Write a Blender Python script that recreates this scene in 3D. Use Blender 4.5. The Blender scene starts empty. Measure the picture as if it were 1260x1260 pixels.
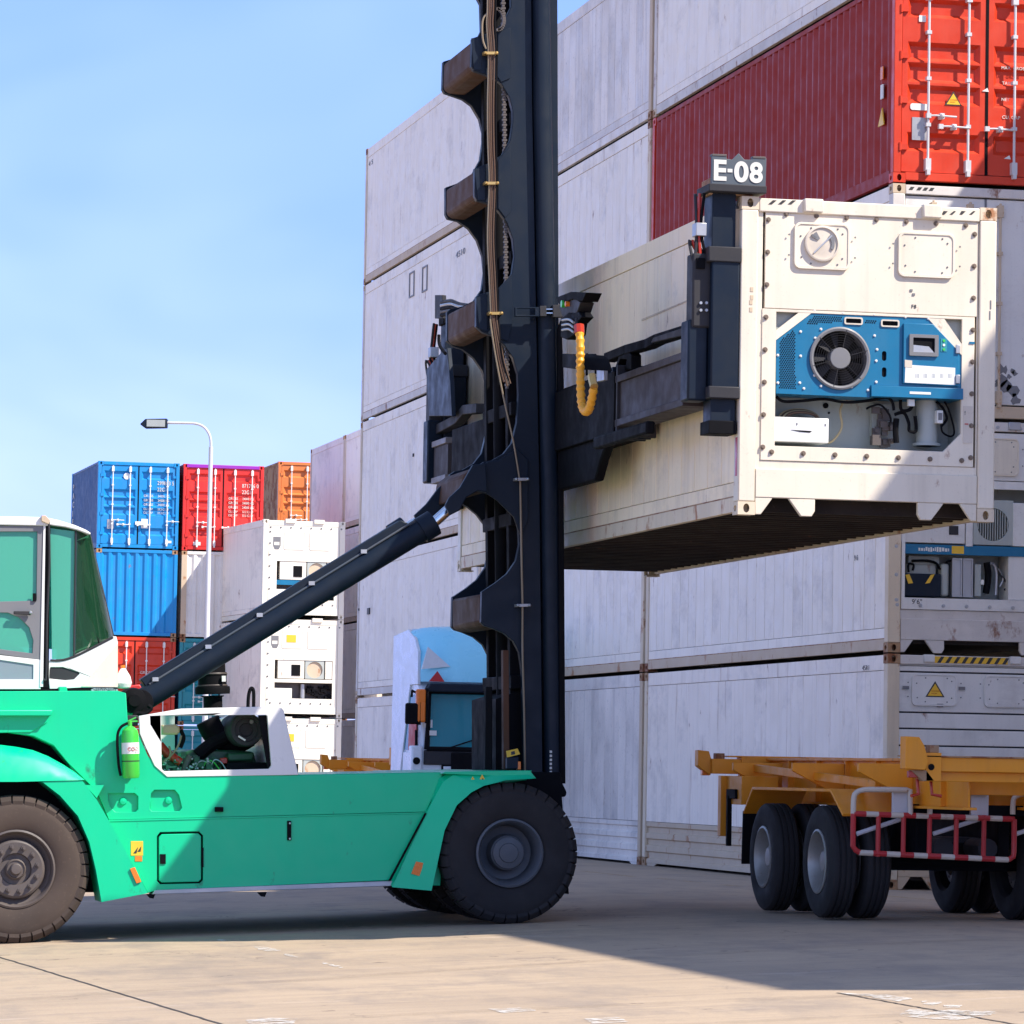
import bpy, bmesh, math, random
from mathutils import Vector, Matrix
from mathutils.geometry import tessellate_polygon
random.seed(7)
S = bpy.context.scene; COL = S.collection
R = math.radians
# ---------------------------------------------------------------- camera
FPX, CAM, YAW, PIT, ROL = 5190.5, Vector((-15.6304, -49.7058, 1.35)), .2153, .0618, .017
_F = Vector((math.sin(YAW)*math.cos(PIT), math.cos(YAW)*math.cos(PIT), math.sin(PIT)))
_R0 = Vector((math.cos(YAW), -math.sin(YAW), 0)); _U0 = _R0.cross(_F)
_R = _R0*math.cos(ROL)+_U0*math.sin(ROL); _U = -_R0*math.sin(ROL)+_U0*math.cos(ROL)
cd = bpy.data.cameras.new('camera'); co = bpy.data.objects.new('camera', cd); COL.objects.link(co)
co.matrix_world = Matrix(((_R.x,_U.x,-_F.x,CAM.x),(_R.y,_U.y,-_F.y,CAM.y),(_R.z,_U.z,-_F.z,CAM.z),(0,0,0,1)))
cd.sensor_width = 36; cd.lens = FPX/1260*36; cd.clip_start = .5; cd.clip_end = 9000
S.camera = co
# ---------------------------------------------------------------- light
SUNV = Vector((1, -.80, 1.38)).normalized()
W = bpy.data.worlds.new('World'); S.world = W; W.use_nodes = True
n = W.node_tree.nodes; l = W.node_tree.links; n.clear()
wo = n.new('ShaderNodeOutputWorld'); bg = n.new('ShaderNodeBackground'); sky = n.new('ShaderNodeTexSky')
sky.sky_type = 'NISHITA'; sky.sun_disc = False
sky.sun_elevation = math.asin(SUNV.z); sky.sun_rotation = math.atan2(SUNV.x, SUNV.y)
sky.air_density = 1.0; sky.dust_density = .05; sky.altitude = 1800; sky.ozone_density = 2.5
tc = n.new('ShaderNodeTexCoord'); mp_ = n.new('ShaderNodeMapping'); mp_.inputs['Scale'].default_value = (2.2, 2.2, 4.5)
mp_.inputs['Rotation'].default_value = (.05, .1, .5)
no = n.new('ShaderNodeTexNoise'); no.inputs['Scale'].default_value = 1.5; no.inputs['Detail'].default_value = 4; no.inputs['Roughness'].default_value = .55
no.inputs['Distortion'].default_value = .4
cr = n.new('ShaderNodeValToRGB'); cr.color_ramp.elements[0].position = .42; cr.color_ramp.elements[1].position = .80
cr.color_ramp.elements[1].color = (.38,.38,.38,1)
mx = n.new('ShaderNodeMix'); mx.data_type = 'RGBA'; mx.inputs['B'].default_value = (8.0, 8.8, 10.4, 1)
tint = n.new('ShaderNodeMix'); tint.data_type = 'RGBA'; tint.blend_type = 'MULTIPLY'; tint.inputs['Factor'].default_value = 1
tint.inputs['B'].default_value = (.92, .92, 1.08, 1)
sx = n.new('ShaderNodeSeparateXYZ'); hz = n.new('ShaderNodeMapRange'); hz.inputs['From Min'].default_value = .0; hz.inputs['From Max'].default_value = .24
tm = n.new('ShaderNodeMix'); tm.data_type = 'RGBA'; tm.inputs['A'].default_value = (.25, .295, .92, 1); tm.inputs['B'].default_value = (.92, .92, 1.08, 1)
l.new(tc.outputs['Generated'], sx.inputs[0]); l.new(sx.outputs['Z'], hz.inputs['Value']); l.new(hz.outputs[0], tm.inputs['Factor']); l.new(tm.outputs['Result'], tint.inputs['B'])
l.new(tc.outputs['Generated'], mp_.inputs['Vector']); l.new(mp_.outputs['Vector'], no.inputs['Vector'])
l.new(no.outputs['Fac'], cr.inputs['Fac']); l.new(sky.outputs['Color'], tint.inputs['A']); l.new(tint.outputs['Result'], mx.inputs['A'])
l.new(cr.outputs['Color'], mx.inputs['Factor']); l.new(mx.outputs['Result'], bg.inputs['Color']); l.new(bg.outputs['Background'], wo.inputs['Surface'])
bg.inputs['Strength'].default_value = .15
sd = bpy.data.lights.new('sun', 'SUN'); sd.energy = 4.8; sd.angle = R(.5); sd.color = (1, .93, .82)
so = bpy.data.objects.new('sun', sd); COL.objects.link(so); so.location = (20, -30, 40)
so.rotation_euler = SUNV.to_track_quat('Z', 'Y').to_euler()
S.view_settings.view_transform = 'Standard'; S.view_settings.look = 'None'; S.view_settings.gamma = 1
S.view_settings.use_curve_mapping = False; S.view_settings.exposure = .68
S.render.engine = 'CYCLES'

# ---------------------------------------------------------------- helpers
def ray(x, y): return _F+_R*((x-630)/FPX)-_U*((y-630)/FPX)
def hit(ax, v, x, y):
    d = ray(x, y); t = (v-CAM[ax])/d[ax]; return CAM+d*t
def fhit(M, ax, v, x, y):                       # point of the plane local[ax]=v of frame M
    Mi = M.inverted(); o = Mi@CAM; d = Mi.to_3x3()@ray(x, y); t = (v-o[ax])/d[ax]; return o+d*t
def gz(X, Y=0):                                 # the yard drains gently to the west
    return -.0473*min(max(0., -3.55-X), 24.)
def ghit(x, y):
    z = 0
    for _ in range(12):
        p = hit(2, z, x, y); z = gz(p.x)
    return p

MATS = {}
def paint(name, col, rough=.45, drip=0, dirt=(.16,.12,.09), da=.25, streak=.3, rust=0., metal=0., spec=.5, bump=0., scale=1.0, coat=0., rustcol=(.23,.075,.025)):
    if name in MATS: return MATS[name]
    m = bpy.data.materials.new(name); m.use_nodes = True; N = m.node_tree.nodes; L = m.node_tree.links
    b = N['Principled BSDF']; b.inputs['Roughness'].default_value = rough; b.inputs['Metallic'].default_value = metal
    b.inputs['Specular IOR Level'].default_value = spec; b.inputs['Coat Weight'].default_value = coat
    t = N.new('ShaderNodeTexCoord'); oi = N.new('ShaderNodeObjectInfo')
    vm = N.new('ShaderNodeVectorMath'); vm.operation = 'MULTIPLY_ADD'; vm.inputs[1].default_value = (1,1,1)
    cx = N.new('ShaderNodeCombineXYZ'); ml = N.new('ShaderNodeMath'); ml.operation = 'MULTIPLY'; ml.inputs[1].default_value = 57
    L.new(oi.outputs['Random'], ml.inputs[0]); L.new(ml.outputs[0], cx.inputs[0]); L.new(ml.outputs[0], cx.inputs[1]); L.new(ml.outputs[0], cx.inputs[2])
    L.new(t.outputs['Object'], vm.inputs[0]); L.new(cx.outputs[0], vm.inputs[2])
    def noise(sc, det, mapscale=None, ro=.55):
        q = N.new('ShaderNodeTexNoise'); q.inputs['Scale'].default_value = sc; q.inputs['Detail'].default_value = det; q.inputs['Roughness'].default_value = ro
        if mapscale:
            mm = N.new('ShaderNodeMapping'); mm.inputs['Scale'].default_value = mapscale; L.new(vm.outputs[0], mm.inputs['Vector']); L.new(mm.outputs[0], q.inputs['Vector'])
        else: L.new(vm.outputs[0], q.inputs['Vector'])
        return q.outputs['Fac']
    def ramp(src, a, z, mult):
        r = N.new('ShaderNodeMapRange'); r.inputs['From Min'].default_value = a; r.inputs['From Max'].default_value = z; r.inputs['To Max'].default_value = mult
        L.new(src, r.inputs['Value']); return r.outputs[0]
    def mix(fac, A, B):
        x = N.new('ShaderNodeMix'); x.data_type = 'RGBA'
        L.new(fac, x.inputs['Factor'])
        if isinstance(A, tuple): x.inputs['A'].default_value = A
        else: L.new(A, x.inputs['A'])
        x.inputs['B'].default_value = B; return x.outputs['Result']
    c = (*col, 1); o = c
    dk = (*[a*.62+d*.38 for a, d in zip(col, dirt)], 1)
    o = mix(ramp(noise(1.1*scale, 5), .38, .72, da), o, dk)
    if streak: o = mix(ramp(noise(1.0*scale, 4, (7, 7, .35), .6), .5, .78, streak), o, (*[a*.5+d*.5 for a, d in zip(col, dirt)], 1))
    fine = noise(38*scale, 3)
    o = mix(ramp(fine, .62, .72, .35*da), o, (*dirt, 1))
    if rust:
        rs = noise(3.2*scale, 9, (1, 1, .6), .68)
        o = mix(ramp(rs, .66-rust*.3, .74-rust*.3, .9), o, (*rustcol, 1))
    if drip:
        o = mix(ramp(noise(1.7, 8, (2.2, 2.2, .22), .7), .66-drip*.2, .80-drip*.2, .75), o, (.33, .17, .085, 1))
        o = mix(ramp(noise(.55, 9, (1, 1, 1.6), .72), .52, .74, .55), o, (.30, .27, .26, 1))
        o = mix(ramp(noise(5.5, 10, (1, 1, .5), .75), .66, .70, .7), o, (.22, .15, .11, 1))
    L.new(o, b.inputs['Base Color'])
    L.new(ramp(noise(5*scale, 4), .3, .8, 1.), (rr := N.new('ShaderNodeMapRange')).inputs['Value'])
    rr.inputs['To Min'].default_value = max(.05, rough-.1); rr.inputs['To Max'].default_value = min(1, rough+.2); L.new(rr.outputs[0], b.inputs['Roughness'])
    if bump:
        bp = N.new('ShaderNodeBump'); bp.inputs['Strength'].default_value = bump; bp.inputs['Distance'].default_value = .01
        L.new(noise(2.6*scale, 4), bp.inputs['Height']); L.new(bp.outputs[0], b.inputs['Normal'])
    MATS[name] = m; return m

# flat sheet metal oil-canning comes from a low bump
M = dict(
 cream=paint('cream_paint', (.80,.71,.57), .42, da=.4, streak=.35, rust=.06, bump=.12),
 creamside=paint('cream_side_paint', (.97,.80,.56), .5, drip=.08, da=.35, streak=.6, rust=.03, bump=.15, dirt=(.30,.22,.15)),
 creamrust=paint('cream_rusty_paint', (.76,.63,.46), .55, da=.5, streak=.4, rustcol=(.36,.13,.035), rust=.27, bump=.15),
 white=paint('white_side_paint', (.97,.88,.76), .5, drip=.26, da=.3, streak=.4, rust=.02, bump=.15, dirt=(.34,.30,.28)),
 whitegrey=paint('grey_white_side_paint', (.56,.55,.58), .5, da=.6, streak=.6, rust=.03, bump=.15, dirt=(.25,.22,.21)),
 whitepink=paint('warm_white_side_paint', (.97,.86,.74), .5, drip=.38, da=.3, streak=.42, rust=.04, bump=.15, dirt=(.34,.27,.22)),
 rail=paint('weathered_rail_paint', (.60,.47,.33), .6, da=.5, streak=.12, rust=.26, bump=.15, dirt=(.3,.2,.12), rustcol=(.36,.13,.035)),
 grimy=paint('grimy_white_paint', (.90,.82,.74), .5, drip=.25, da=.95, streak=.8, rust=.03, bump=.15, dirt=(.12,.12,.14), scale=.5),
 bolt=paint('weathered_bolt', (.20,.15,.11), .5, da=.3, streak=0, metal=.3),
 whiterail=paint('white_rail_paint', (.70,.65,.60), .55, drip=.2, da=.5, streak=.2, rust=.24, bump=.15),
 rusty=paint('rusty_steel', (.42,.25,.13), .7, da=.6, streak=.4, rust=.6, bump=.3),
 whiteend=paint('white_end_paint', (.78,.76,.72), .45, drip=.08, da=.35, streak=.3, rust=.09, bump=.12),
 farwhite=paint('ivory_end_paint', (.85,.80,.68), .45, da=.2, streak=.15, rust=.03),
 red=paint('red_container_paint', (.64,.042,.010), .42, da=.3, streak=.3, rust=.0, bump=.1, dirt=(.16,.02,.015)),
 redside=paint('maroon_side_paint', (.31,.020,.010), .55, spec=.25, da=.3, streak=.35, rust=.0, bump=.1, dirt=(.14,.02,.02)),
 red2=paint('bright_red_paint', (.66,.02,.015), .45, da=.2, streak=.2, rust=.02),
 orange=paint('orange_container_paint', (.70,.20,.045), .45, da=.3, streak=.3, rust=.03),
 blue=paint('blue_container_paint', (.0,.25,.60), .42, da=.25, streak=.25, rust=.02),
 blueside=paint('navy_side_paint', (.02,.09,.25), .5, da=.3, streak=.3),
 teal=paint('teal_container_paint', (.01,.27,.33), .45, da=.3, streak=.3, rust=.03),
 green=paint('green_machine_paint', (.0,.56,.265), .38, da=.10, streak=.08, bump=.05, coat=.1, spec=.35, dirt=(.04,.16,.10), rust=.09, rustcol=(.03,.14,.09)),
 machwhite=paint('white_machine_paint', (.78,.77,.74), .35, da=.15, streak=.1, coat=.2),
 navy=paint('dark_blue_steel_paint', (.007,.014,.027), .45, da=.3, streak=.2, bump=.06, spec=.22, dirt=(.03,.03,.03)),
 mastbrown=paint('dusty_brown_steel', (.085,.038,.022), .65, spec=.2, da=.5, streak=.5, rust=.08, bump=.1, dirt=(.12,.07,.04)),
 black=paint('black_paint', (.005,.005,.007), .7, da=.3, streak=.1, spec=.1, dirt=(.02,.018,.016)),
 underside=paint('tarred_underside', (.018,.012,.010), .85, da=.6, streak=0, rust=.1, rustcol=(.12,.05,.03)),
 beam=paint('greasy_grey_beam', (.050,.038,.040), .6, spec=.3, da=.7, streak=.9, bump=.2, dirt=(.02,.017,.017)),
 beamlip=paint('worn_grey_beam_edge', (.20,.17,.17), .5, da=.5, streak=.4),
 rubber=paint('dusty_tyre_rubber', (.055,.042,.036), .85, da=.6, streak=0, spec=.25, bump=.15, dirt=(.17,.12,.09)),
 rubberdark=paint('dark_tyre_rubber', (.022,.021,.023), .8, da=.4, streak=0, spec=.3, bump=.1, dirt=(.06,.05,.045)),
 rimgrey=paint('dusty_wheel_rim', (.085,.07,.065), .55, da=.5, streak=0, dirt=(.2,.15,.12)),
 rimdark=paint('slate_wheel_rim', (.06,.075,.095), .5, da=.5, streak=0),
 rimsilver=paint('silver_wheel_rim', (.36,.35,.33), .45, da=.8, streak=.2, metal=.5, rust=.08),
 chrome=paint('chrome_rod', (.75,.8,.85), .08, da=0, streak=0, metal=1),
 steel=paint('galvanised_steel', (.45,.46,.48), .4, da=.3, streak=.2, metal=.6),
 galv=paint('white_galvanised_paint', (.62,.62,.64), .5, da=.3, streak=.2),
 yellow=paint('yellow_trailer_paint', (.85,.31,.010), .5, da=.25, streak=.35, rust=.06, bump=.1, dirt=(.25,.09,.02)),
 signred=paint('red_guard_paint', (.50,.02,.025), .45, da=.3, streak=.2),
 signwhite=paint('white_guard_paint', (.66,.58,.48), .5, da=.4, streak=.3, rust=.08),
 unitblue=paint('blue_unit_paint', (.0,.155,.31), .4, da=.4, streak=.3, bump=.05, dirt=(.02,.06,.1)),
 unitgrey=paint('grey_green_panel', (.42,.45,.42), .5, da=.3, streak=.3, rust=.03),
 grey=paint('mid_grey_plastic', (.18,.18,.19), .5, da=.2, streak=0),
 dgrey=paint('dark_grey_plastic', (.035,.035,.04), .6, spec=.2, da=.2, streak=0),
 greyblue=paint('grey_blue_panel', (.22,.27,.31), .45, da=.2, streak=.1),
 hose=paint('bronze_hose', (.09,.045,.025), .45, da=.4, streak=.2),
 hosepale=paint('pale_hose', (.26,.20,.13), .4, da=.4, streak=.2),
 yhose=paint('amber_ribbed_hose', (.85,.38,.02), .45, da=.2, streak=.1),
 brass=paint('gold_clamp', (.65,.42,.14), .35, metal=.7, da=.3, streak=0),
 fegreen=paint('bright_green_paint', (.05,.52,.05), .3, da=.15, streak=.05, coat=.3),
 label=paint('white_label', (.78,.78,.75), .5, da=.2, streak=.2),
 textwhite=paint('white_lettering', (.74,.72,.66), .55, da=.3, streak=.1),
 textdark=paint('dark_lettering', (.03,.03,.03), .55, da=.2, streak=0),
 stickyellow=paint('yellow_sticker', (.85,.50,.03), .45, da=.15, streak=.05),
 reflector=paint('amber_reflector', (.85,.20,.015), .25, da=.1, streak=0),
 lampred=paint('red_lens', (.45,.03,.01), .2, da=.1, streak=0),
 engine=paint('dark_green_engine', (.01,.09,.035), .5, da=.5, streak=.2, dirt=(.05,.05,.04)),
 tan=paint('tan_plastic_tank', (.55,.43,.24), .5, da=.3, streak=.1),
 rednylon=paint('red_plastic', (.6,.03,.03), .4, da=.2, streak=0),
 truckwhite=paint('white_truck_paint', (.72,.78,.84), .3, da=.15, streak=.1, coat=.3),
 truckcyan=paint('cyan_truck_paint', (.30,.80,1.0), .3, da=.1, streak=.08, coat=.3),
 whiteline=paint('worn_white_road_paint', (.62,.58,.52), .85, da=1.0, streak=0, rust=.45, rustcol=(.42,.33,.26), dirt=(.40,.32,.25), scale=2.5),
 yellowline=paint('worn_yellow_road_paint', (.50,.36,.2), .8, da=.8, streak=0, dirt=(.3,.26,.22)),
 joint=paint('slab_joint_sealant', (.07,.06,.055), .9, da=.5, streak=0),
 leaf=paint('tree_leaves', (.03,.06,.02), .7, da=.4, streak=0),
 bark=paint('tree_bark', (.08,.06,.045), .9, da=.4, streak=0),
)
def glass(name, col, rough=.02, dens=.0, refl=1.0):
    m = bpy.data.materials.new(name); m.use_nodes = True; N = m.node_tree.nodes; L = m.node_tree.links; N.clear()
    o = N.new('ShaderNodeOutputMaterial'); t = N.new('ShaderNodeBsdfTransparent'); t.inputs[0].default_value = (*col, 1)
    g = N.new('ShaderNodeBsdfGlossy'); g.inputs['Roughness'].default_value = rough; d = N.new('ShaderNodeBsdfDiffuse'); d.inputs[0].default_value = (*[c*.7 for c in col], 1)
    f = N.new('ShaderNodeFresnel'); f.inputs['IOR'].default_value = 1.5
    a = N.new('ShaderNodeMixShader'); a.inputs[0].default_value = dens; b = N.new('ShaderNodeMixShader')
    L.new(t.outputs[0], a.inputs[1]); L.new(d.outputs[0], a.inputs[2]); L.new(f.outputs[0], b.inputs[0]); L.new(a.outputs[0], b.inputs[1]); L.new(g.outputs[0], b.inputs[2]); L.new(b.outputs[0], o.inputs[0])
    MATS[name] = m; return m
M['cabglass'] = glass('green_tinted_glass', (.16,.80,.55), dens=.6)
M['cabdark'] = glass('dark_green_windscreen', (.05,.22,.11), dens=.25)
M['truckglass'] = glass('blue_green_windscreen', (.05,.45,.55), dens=.7)
def worn(name, col):
    m = bpy.data.materials.new(name); m.use_nodes = True; N = m.node_tree.nodes; L = m.node_tree.links
    b = N['Principled BSDF']; b.inputs['Base Color'].default_value = (*col, 1); b.inputs['Roughness'].default_value = .9
    t = N.new('ShaderNodeTexCoord'); a = N.new('ShaderNodeTexNoise'); a.inputs['Scale'].default_value = 7; a.inputs['Detail'].default_value = 9; a.inputs['Roughness'].default_value = .75
    r = N.new('ShaderNodeMapRange'); r.inputs[1].default_value = .44; r.inputs[2].default_value = .54; r.inputs[4].default_value = .8
    L.new(t.outputs['Object'], a.inputs[0]); L.new(a.outputs['Fac'], r.inputs[0]); L.new(r.outputs[0], b.inputs['Alpha']); MATS[name] = m; return m
def rubbed(name, col, a_):
    m = worn(name, col); m.node_tree.nodes['Map Range'].inputs[4].default_value = a_; m.node_tree.nodes['Noise Texture'].inputs['Scale'].default_value = 2.2; m.node_tree.nodes['Map Range'].inputs[1].default_value = .38; m.node_tree.nodes['Map Range'].inputs[2].default_value = .75; return m
M['tyremark'] = rubbed('tyre_rubber_mark', (.07,.058,.05), .20)
M['whiteline'] = worn('flaked_white_road_paint', (.66,.62,.56)); M['yellowline'] = worn('flaked_yellow_road_paint', (.60,.42,.22))

class G:
    def __init__(s): s.v = []; s.f = []
    def quad(s, *p): b = len(s.v); s.v += [tuple(q) for q in p]; s.f.append(tuple(range(b, b+len(p)))); return s
    def box(s, x0, x1, y0, y1, z0, z1):
        b = len(s.v); s.v += [(x0,y0,z0),(x1,y0,z0),(x1,y1,z0),(x0,y1,z0),(x0,y0,z1),(x1,y0,z1),(x1,y1,z1),(x0,y1,z1)]
        s.f += [tuple(b+i for i in q) for q in ((0,3,2,1),(4,5,6,7),(0,1,5,4),(1,2,6,5),(2,3,7,6),(3,0,4,7))]; return s
    def prism(s, ax, a, z, outer, holes=()):
        def P(u, w, k): return {'x': (k,u,w), 'y': (u,k,w), 'z': (u,w,k)}[ax]
        loops = [outer]+list(holes); b = len(s.v); flat = [q for lp in loops for q in lp]; n = len(flat)
        s.v += [P(q[0], q[1], a) for q in flat]+[P(q[0], q[1], z) for q in flat]
        if holes:
            tris = tessellate_polygon([[Vector((q[0], q[1], 0)) for q in lp] for lp in loops])
            for t in tris: s.f.append(tuple(b+i for i in t)); s.f.append(tuple(b+n+i for i in reversed(t)))
        else:
            s.f.append(tuple(b+i for i in range(n))); s.f.append(tuple(b+n+i for i in reversed(range(n))))
        o = 0
        for lp in loops:
            m = len(lp)
            for i in range(m):
                j = (i+1) % m; s.f.append((b+o+i, b+o+j, b+n+o+j, b+n+o+i))
            o += m
        return s
    def tube(s, pts, r, n=10, cap=True, r1=None):
        pts = [Vector(p) for p in pts]; b = len(s.v); k = len(pts); prev = None
        for i, p in enumerate(pts):
            d = (pts[min(i+1, k-1)]-pts[max(i-1, 0)]).normalized()
            u = d.orthogonal().normalized() if prev is None else (prev-d*prev.dot(d)).normalized(); prev = u; w = d.cross(u)
            rr = r if r1 is None else r+(r1-r)*i/(k-1)
            if isinstance(r, list): rr = r[i]
            for j in range(n):
                a = 2*math.pi*j/n; s.v.append(tuple(p+(u*math.cos(a)+w*math.sin(a))*rr))
        for i in range(k-1):
            for j in range(n):
                s.f.append((b+i*n+j, b+i*n+(j+1)%n, b+(i+1)*n+(j+1)%n, b+(i+1)*n+j))
        if cap: s.f.append(tuple(b+j for j in reversed(range(n)))); s.f.append(tuple(b+(k-1)*n+j for j in range(n)))
        return s
    def lathe(s, c, ax, prof, n=40, cap=True):      # prof: (radius, offset along ax)
        b = len(s.v); c = Vector(c)
        for (r, o) in prof:
            for j in range(n):
                a = 2*math.pi*j/n; u, w = r*math.cos(a), r*math.sin(a)
                s.v.append(tuple(c+Vector({'x': (o,u,w), 'y': (u,o,w), 'z': (u,w,o)}[ax])))
        k = len(prof)
        for i in range(k-1):
            for j in range(n): s.f.append((b+i*n+j, b+i*n+(j+1)%n, b+(i+1)*n+(j+1)%n, b+(i+1)*n+j))
        if cap: s.f.append(tuple(b+j for j in range(n))); s.f.append(tuple(b+(k-1)*n+j for j in range(n)))
        return s
    def ball(s, c, r, n=8, half=False):
        prof = [(r*math.sin(math.pi*i/6)+1e-4, -r*math.cos(math.pi*i/6)) for i in range(0, 4 if half else 7)]
        return s.lathe(c, 'y', prof, n)
    def move(s, M_):
        s.v = [tuple(M_@Vector(q)) for q in s.v]; return s
    def mesh(s, name, smooth=30):
        me = bpy.data.meshes.new(name); me.from_pydata(s.v, [], s.f)
        bm = bmesh.new(); bm.from_mesh(me); bmesh.ops.remove_doubles(bm, verts=bm.verts, dist=1e-5); bmesh.ops.recalc_face_normals(bm, faces=bm.faces); bm.to_mesh(me); bm.free()
        me.materials.append(None)
        if smooth: me.shade_smooth(); me.set_sharp_from_angle(angle=R(smooth))
        return me
    def build(s, name, mat, parent=None, frame=None, bevel=0, smooth=30, key=None, label=None, kind=None):
        return put(s.mesh(name, smooth), name, mat, parent, frame, bevel, label, kind)
WORLD = {}                                       # world matrix of every empty (kept by hand, no depsgraph needed)
def put(me, name, mat, parent=None, frame=None, bevel=0, label=None, kind=None):
    o = bpy.data.objects.new(name, me); COL.objects.link(o)
    if len(me.materials):
        o.material_slots[0].link = 'OBJECT'; o.material_slots[0].material = M[mat] if isinstance(mat, str) else mat
    if bevel:
        b = o.modifiers.new('bevel', 'BEVEL'); b.width = bevel; b.segments = 2; b.limit_method = 'ANGLE'; b.angle_limit = R(35); b.harden_normals = False
    if parent is not None: o.parent = parent
    pw = WORLD.get(parent.name, Matrix()) if parent is not None else Matrix()
    fw = frame if frame is not None else pw
    if frame is not None or parent is None: o.matrix_local = pw.inverted()@fw
    WORLD[o.name] = fw.copy()
    if label: o['label'] = label
    if kind: o['kind'] = kind
    return o
def thing(name, label, cat, Mw, group=None):
    o = bpy.data.objects.new(name, None); COL.objects.link(o); o.matrix_world = Mw; o.empty_display_size = .3
    o['label'] = label; o['category'] = cat
    if group: o['group'] = group
    WORLD[o.name] = Mw.copy(); return o
CACHE = {}
def cput(key, fn, name, mat, parent, loc=(0,0,0), rot=None, bevel=0, kind=None, label=None):
    if key not in CACHE: CACHE[key] = fn().mesh(name)
    fr = WORLD[parent.name]@Matrix.Translation(loc)
    if rot is not None: fr = fr@rot
    return put(CACHE[key], name, mat, parent, fr, bevel, label, kind)
def rrect(x0, x1, z0, z1, r, n=4):
    p = []
    for cx, cz, a0 in ((x1-r, z1-r, 0), (x0+r, z1-r, 90), (x0+r, z0+r, 180), (x1-r, z0+r, 270)):
        for i in range(n+1): a = R(a0+90*i/n); p.append((cx+r*math.cos(a), cz+r*math.sin(a)))
    return p
def circ(cx, cz, r, n=24, rz=None): return [(cx+r*math.cos(2*math.pi*i/n), cz+(rz or r)*math.sin(2*math.pi*i/n)) for i in range(n)]
def smoothpath(pts, n=6):
    pts = [Vector(p) for p in pts]; out = []
    for i in range(len(pts)-1):
        p0, p1, p2, p3 = pts[max(i-1, 0)], pts[i], pts[i+1], pts[min(i+2, len(pts)-1)]
        for k in range(n):
            t = k/n; out.append(.5*((2*p1)+(p2-p0)*t+(2*p0-5*p1+4*p2-p3)*t*t+(3*p1-p0-3*p2+p3)*t**3))
    return out+[pts[-1]]
FACE_Y = Matrix.Rotation(R(90), 4, 'X')          # lettering upright, facing -Y
FACE_X = Matrix(((0,0,-1,0),(-1,0,0,0),(0,1,0,0),(0,0,0,1)))   # upright, facing -X
def text(s, size, loc, mat, parent, face=FACE_Y, name='lettering', depth=.002, sx=1.0, align='LEFT'):
    cu = bpy.data.curves.new('t', 'FONT'); cu.body = s; cu.size = size; cu.extrude = depth; cu.align_x = align; cu.space_character = 1.05
    ob = bpy.data.objects.new('t', cu); COL.objects.link(ob); bpy.context.view_layer.update()
    me = bpy.data.meshes.new_from_object(ob.evaluated_get(bpy.context.evaluated_depsgraph_get())); bpy.data.objects.remove(ob)
    me.materials.clear(); me.materials.append(None); me.name = name
    fr = WORLD[parent.name]@Matrix.Translation(loc)@face@Matrix.Diagonal((sx,1,1,1))
    return put(me, name, mat, parent, fr)
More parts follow.
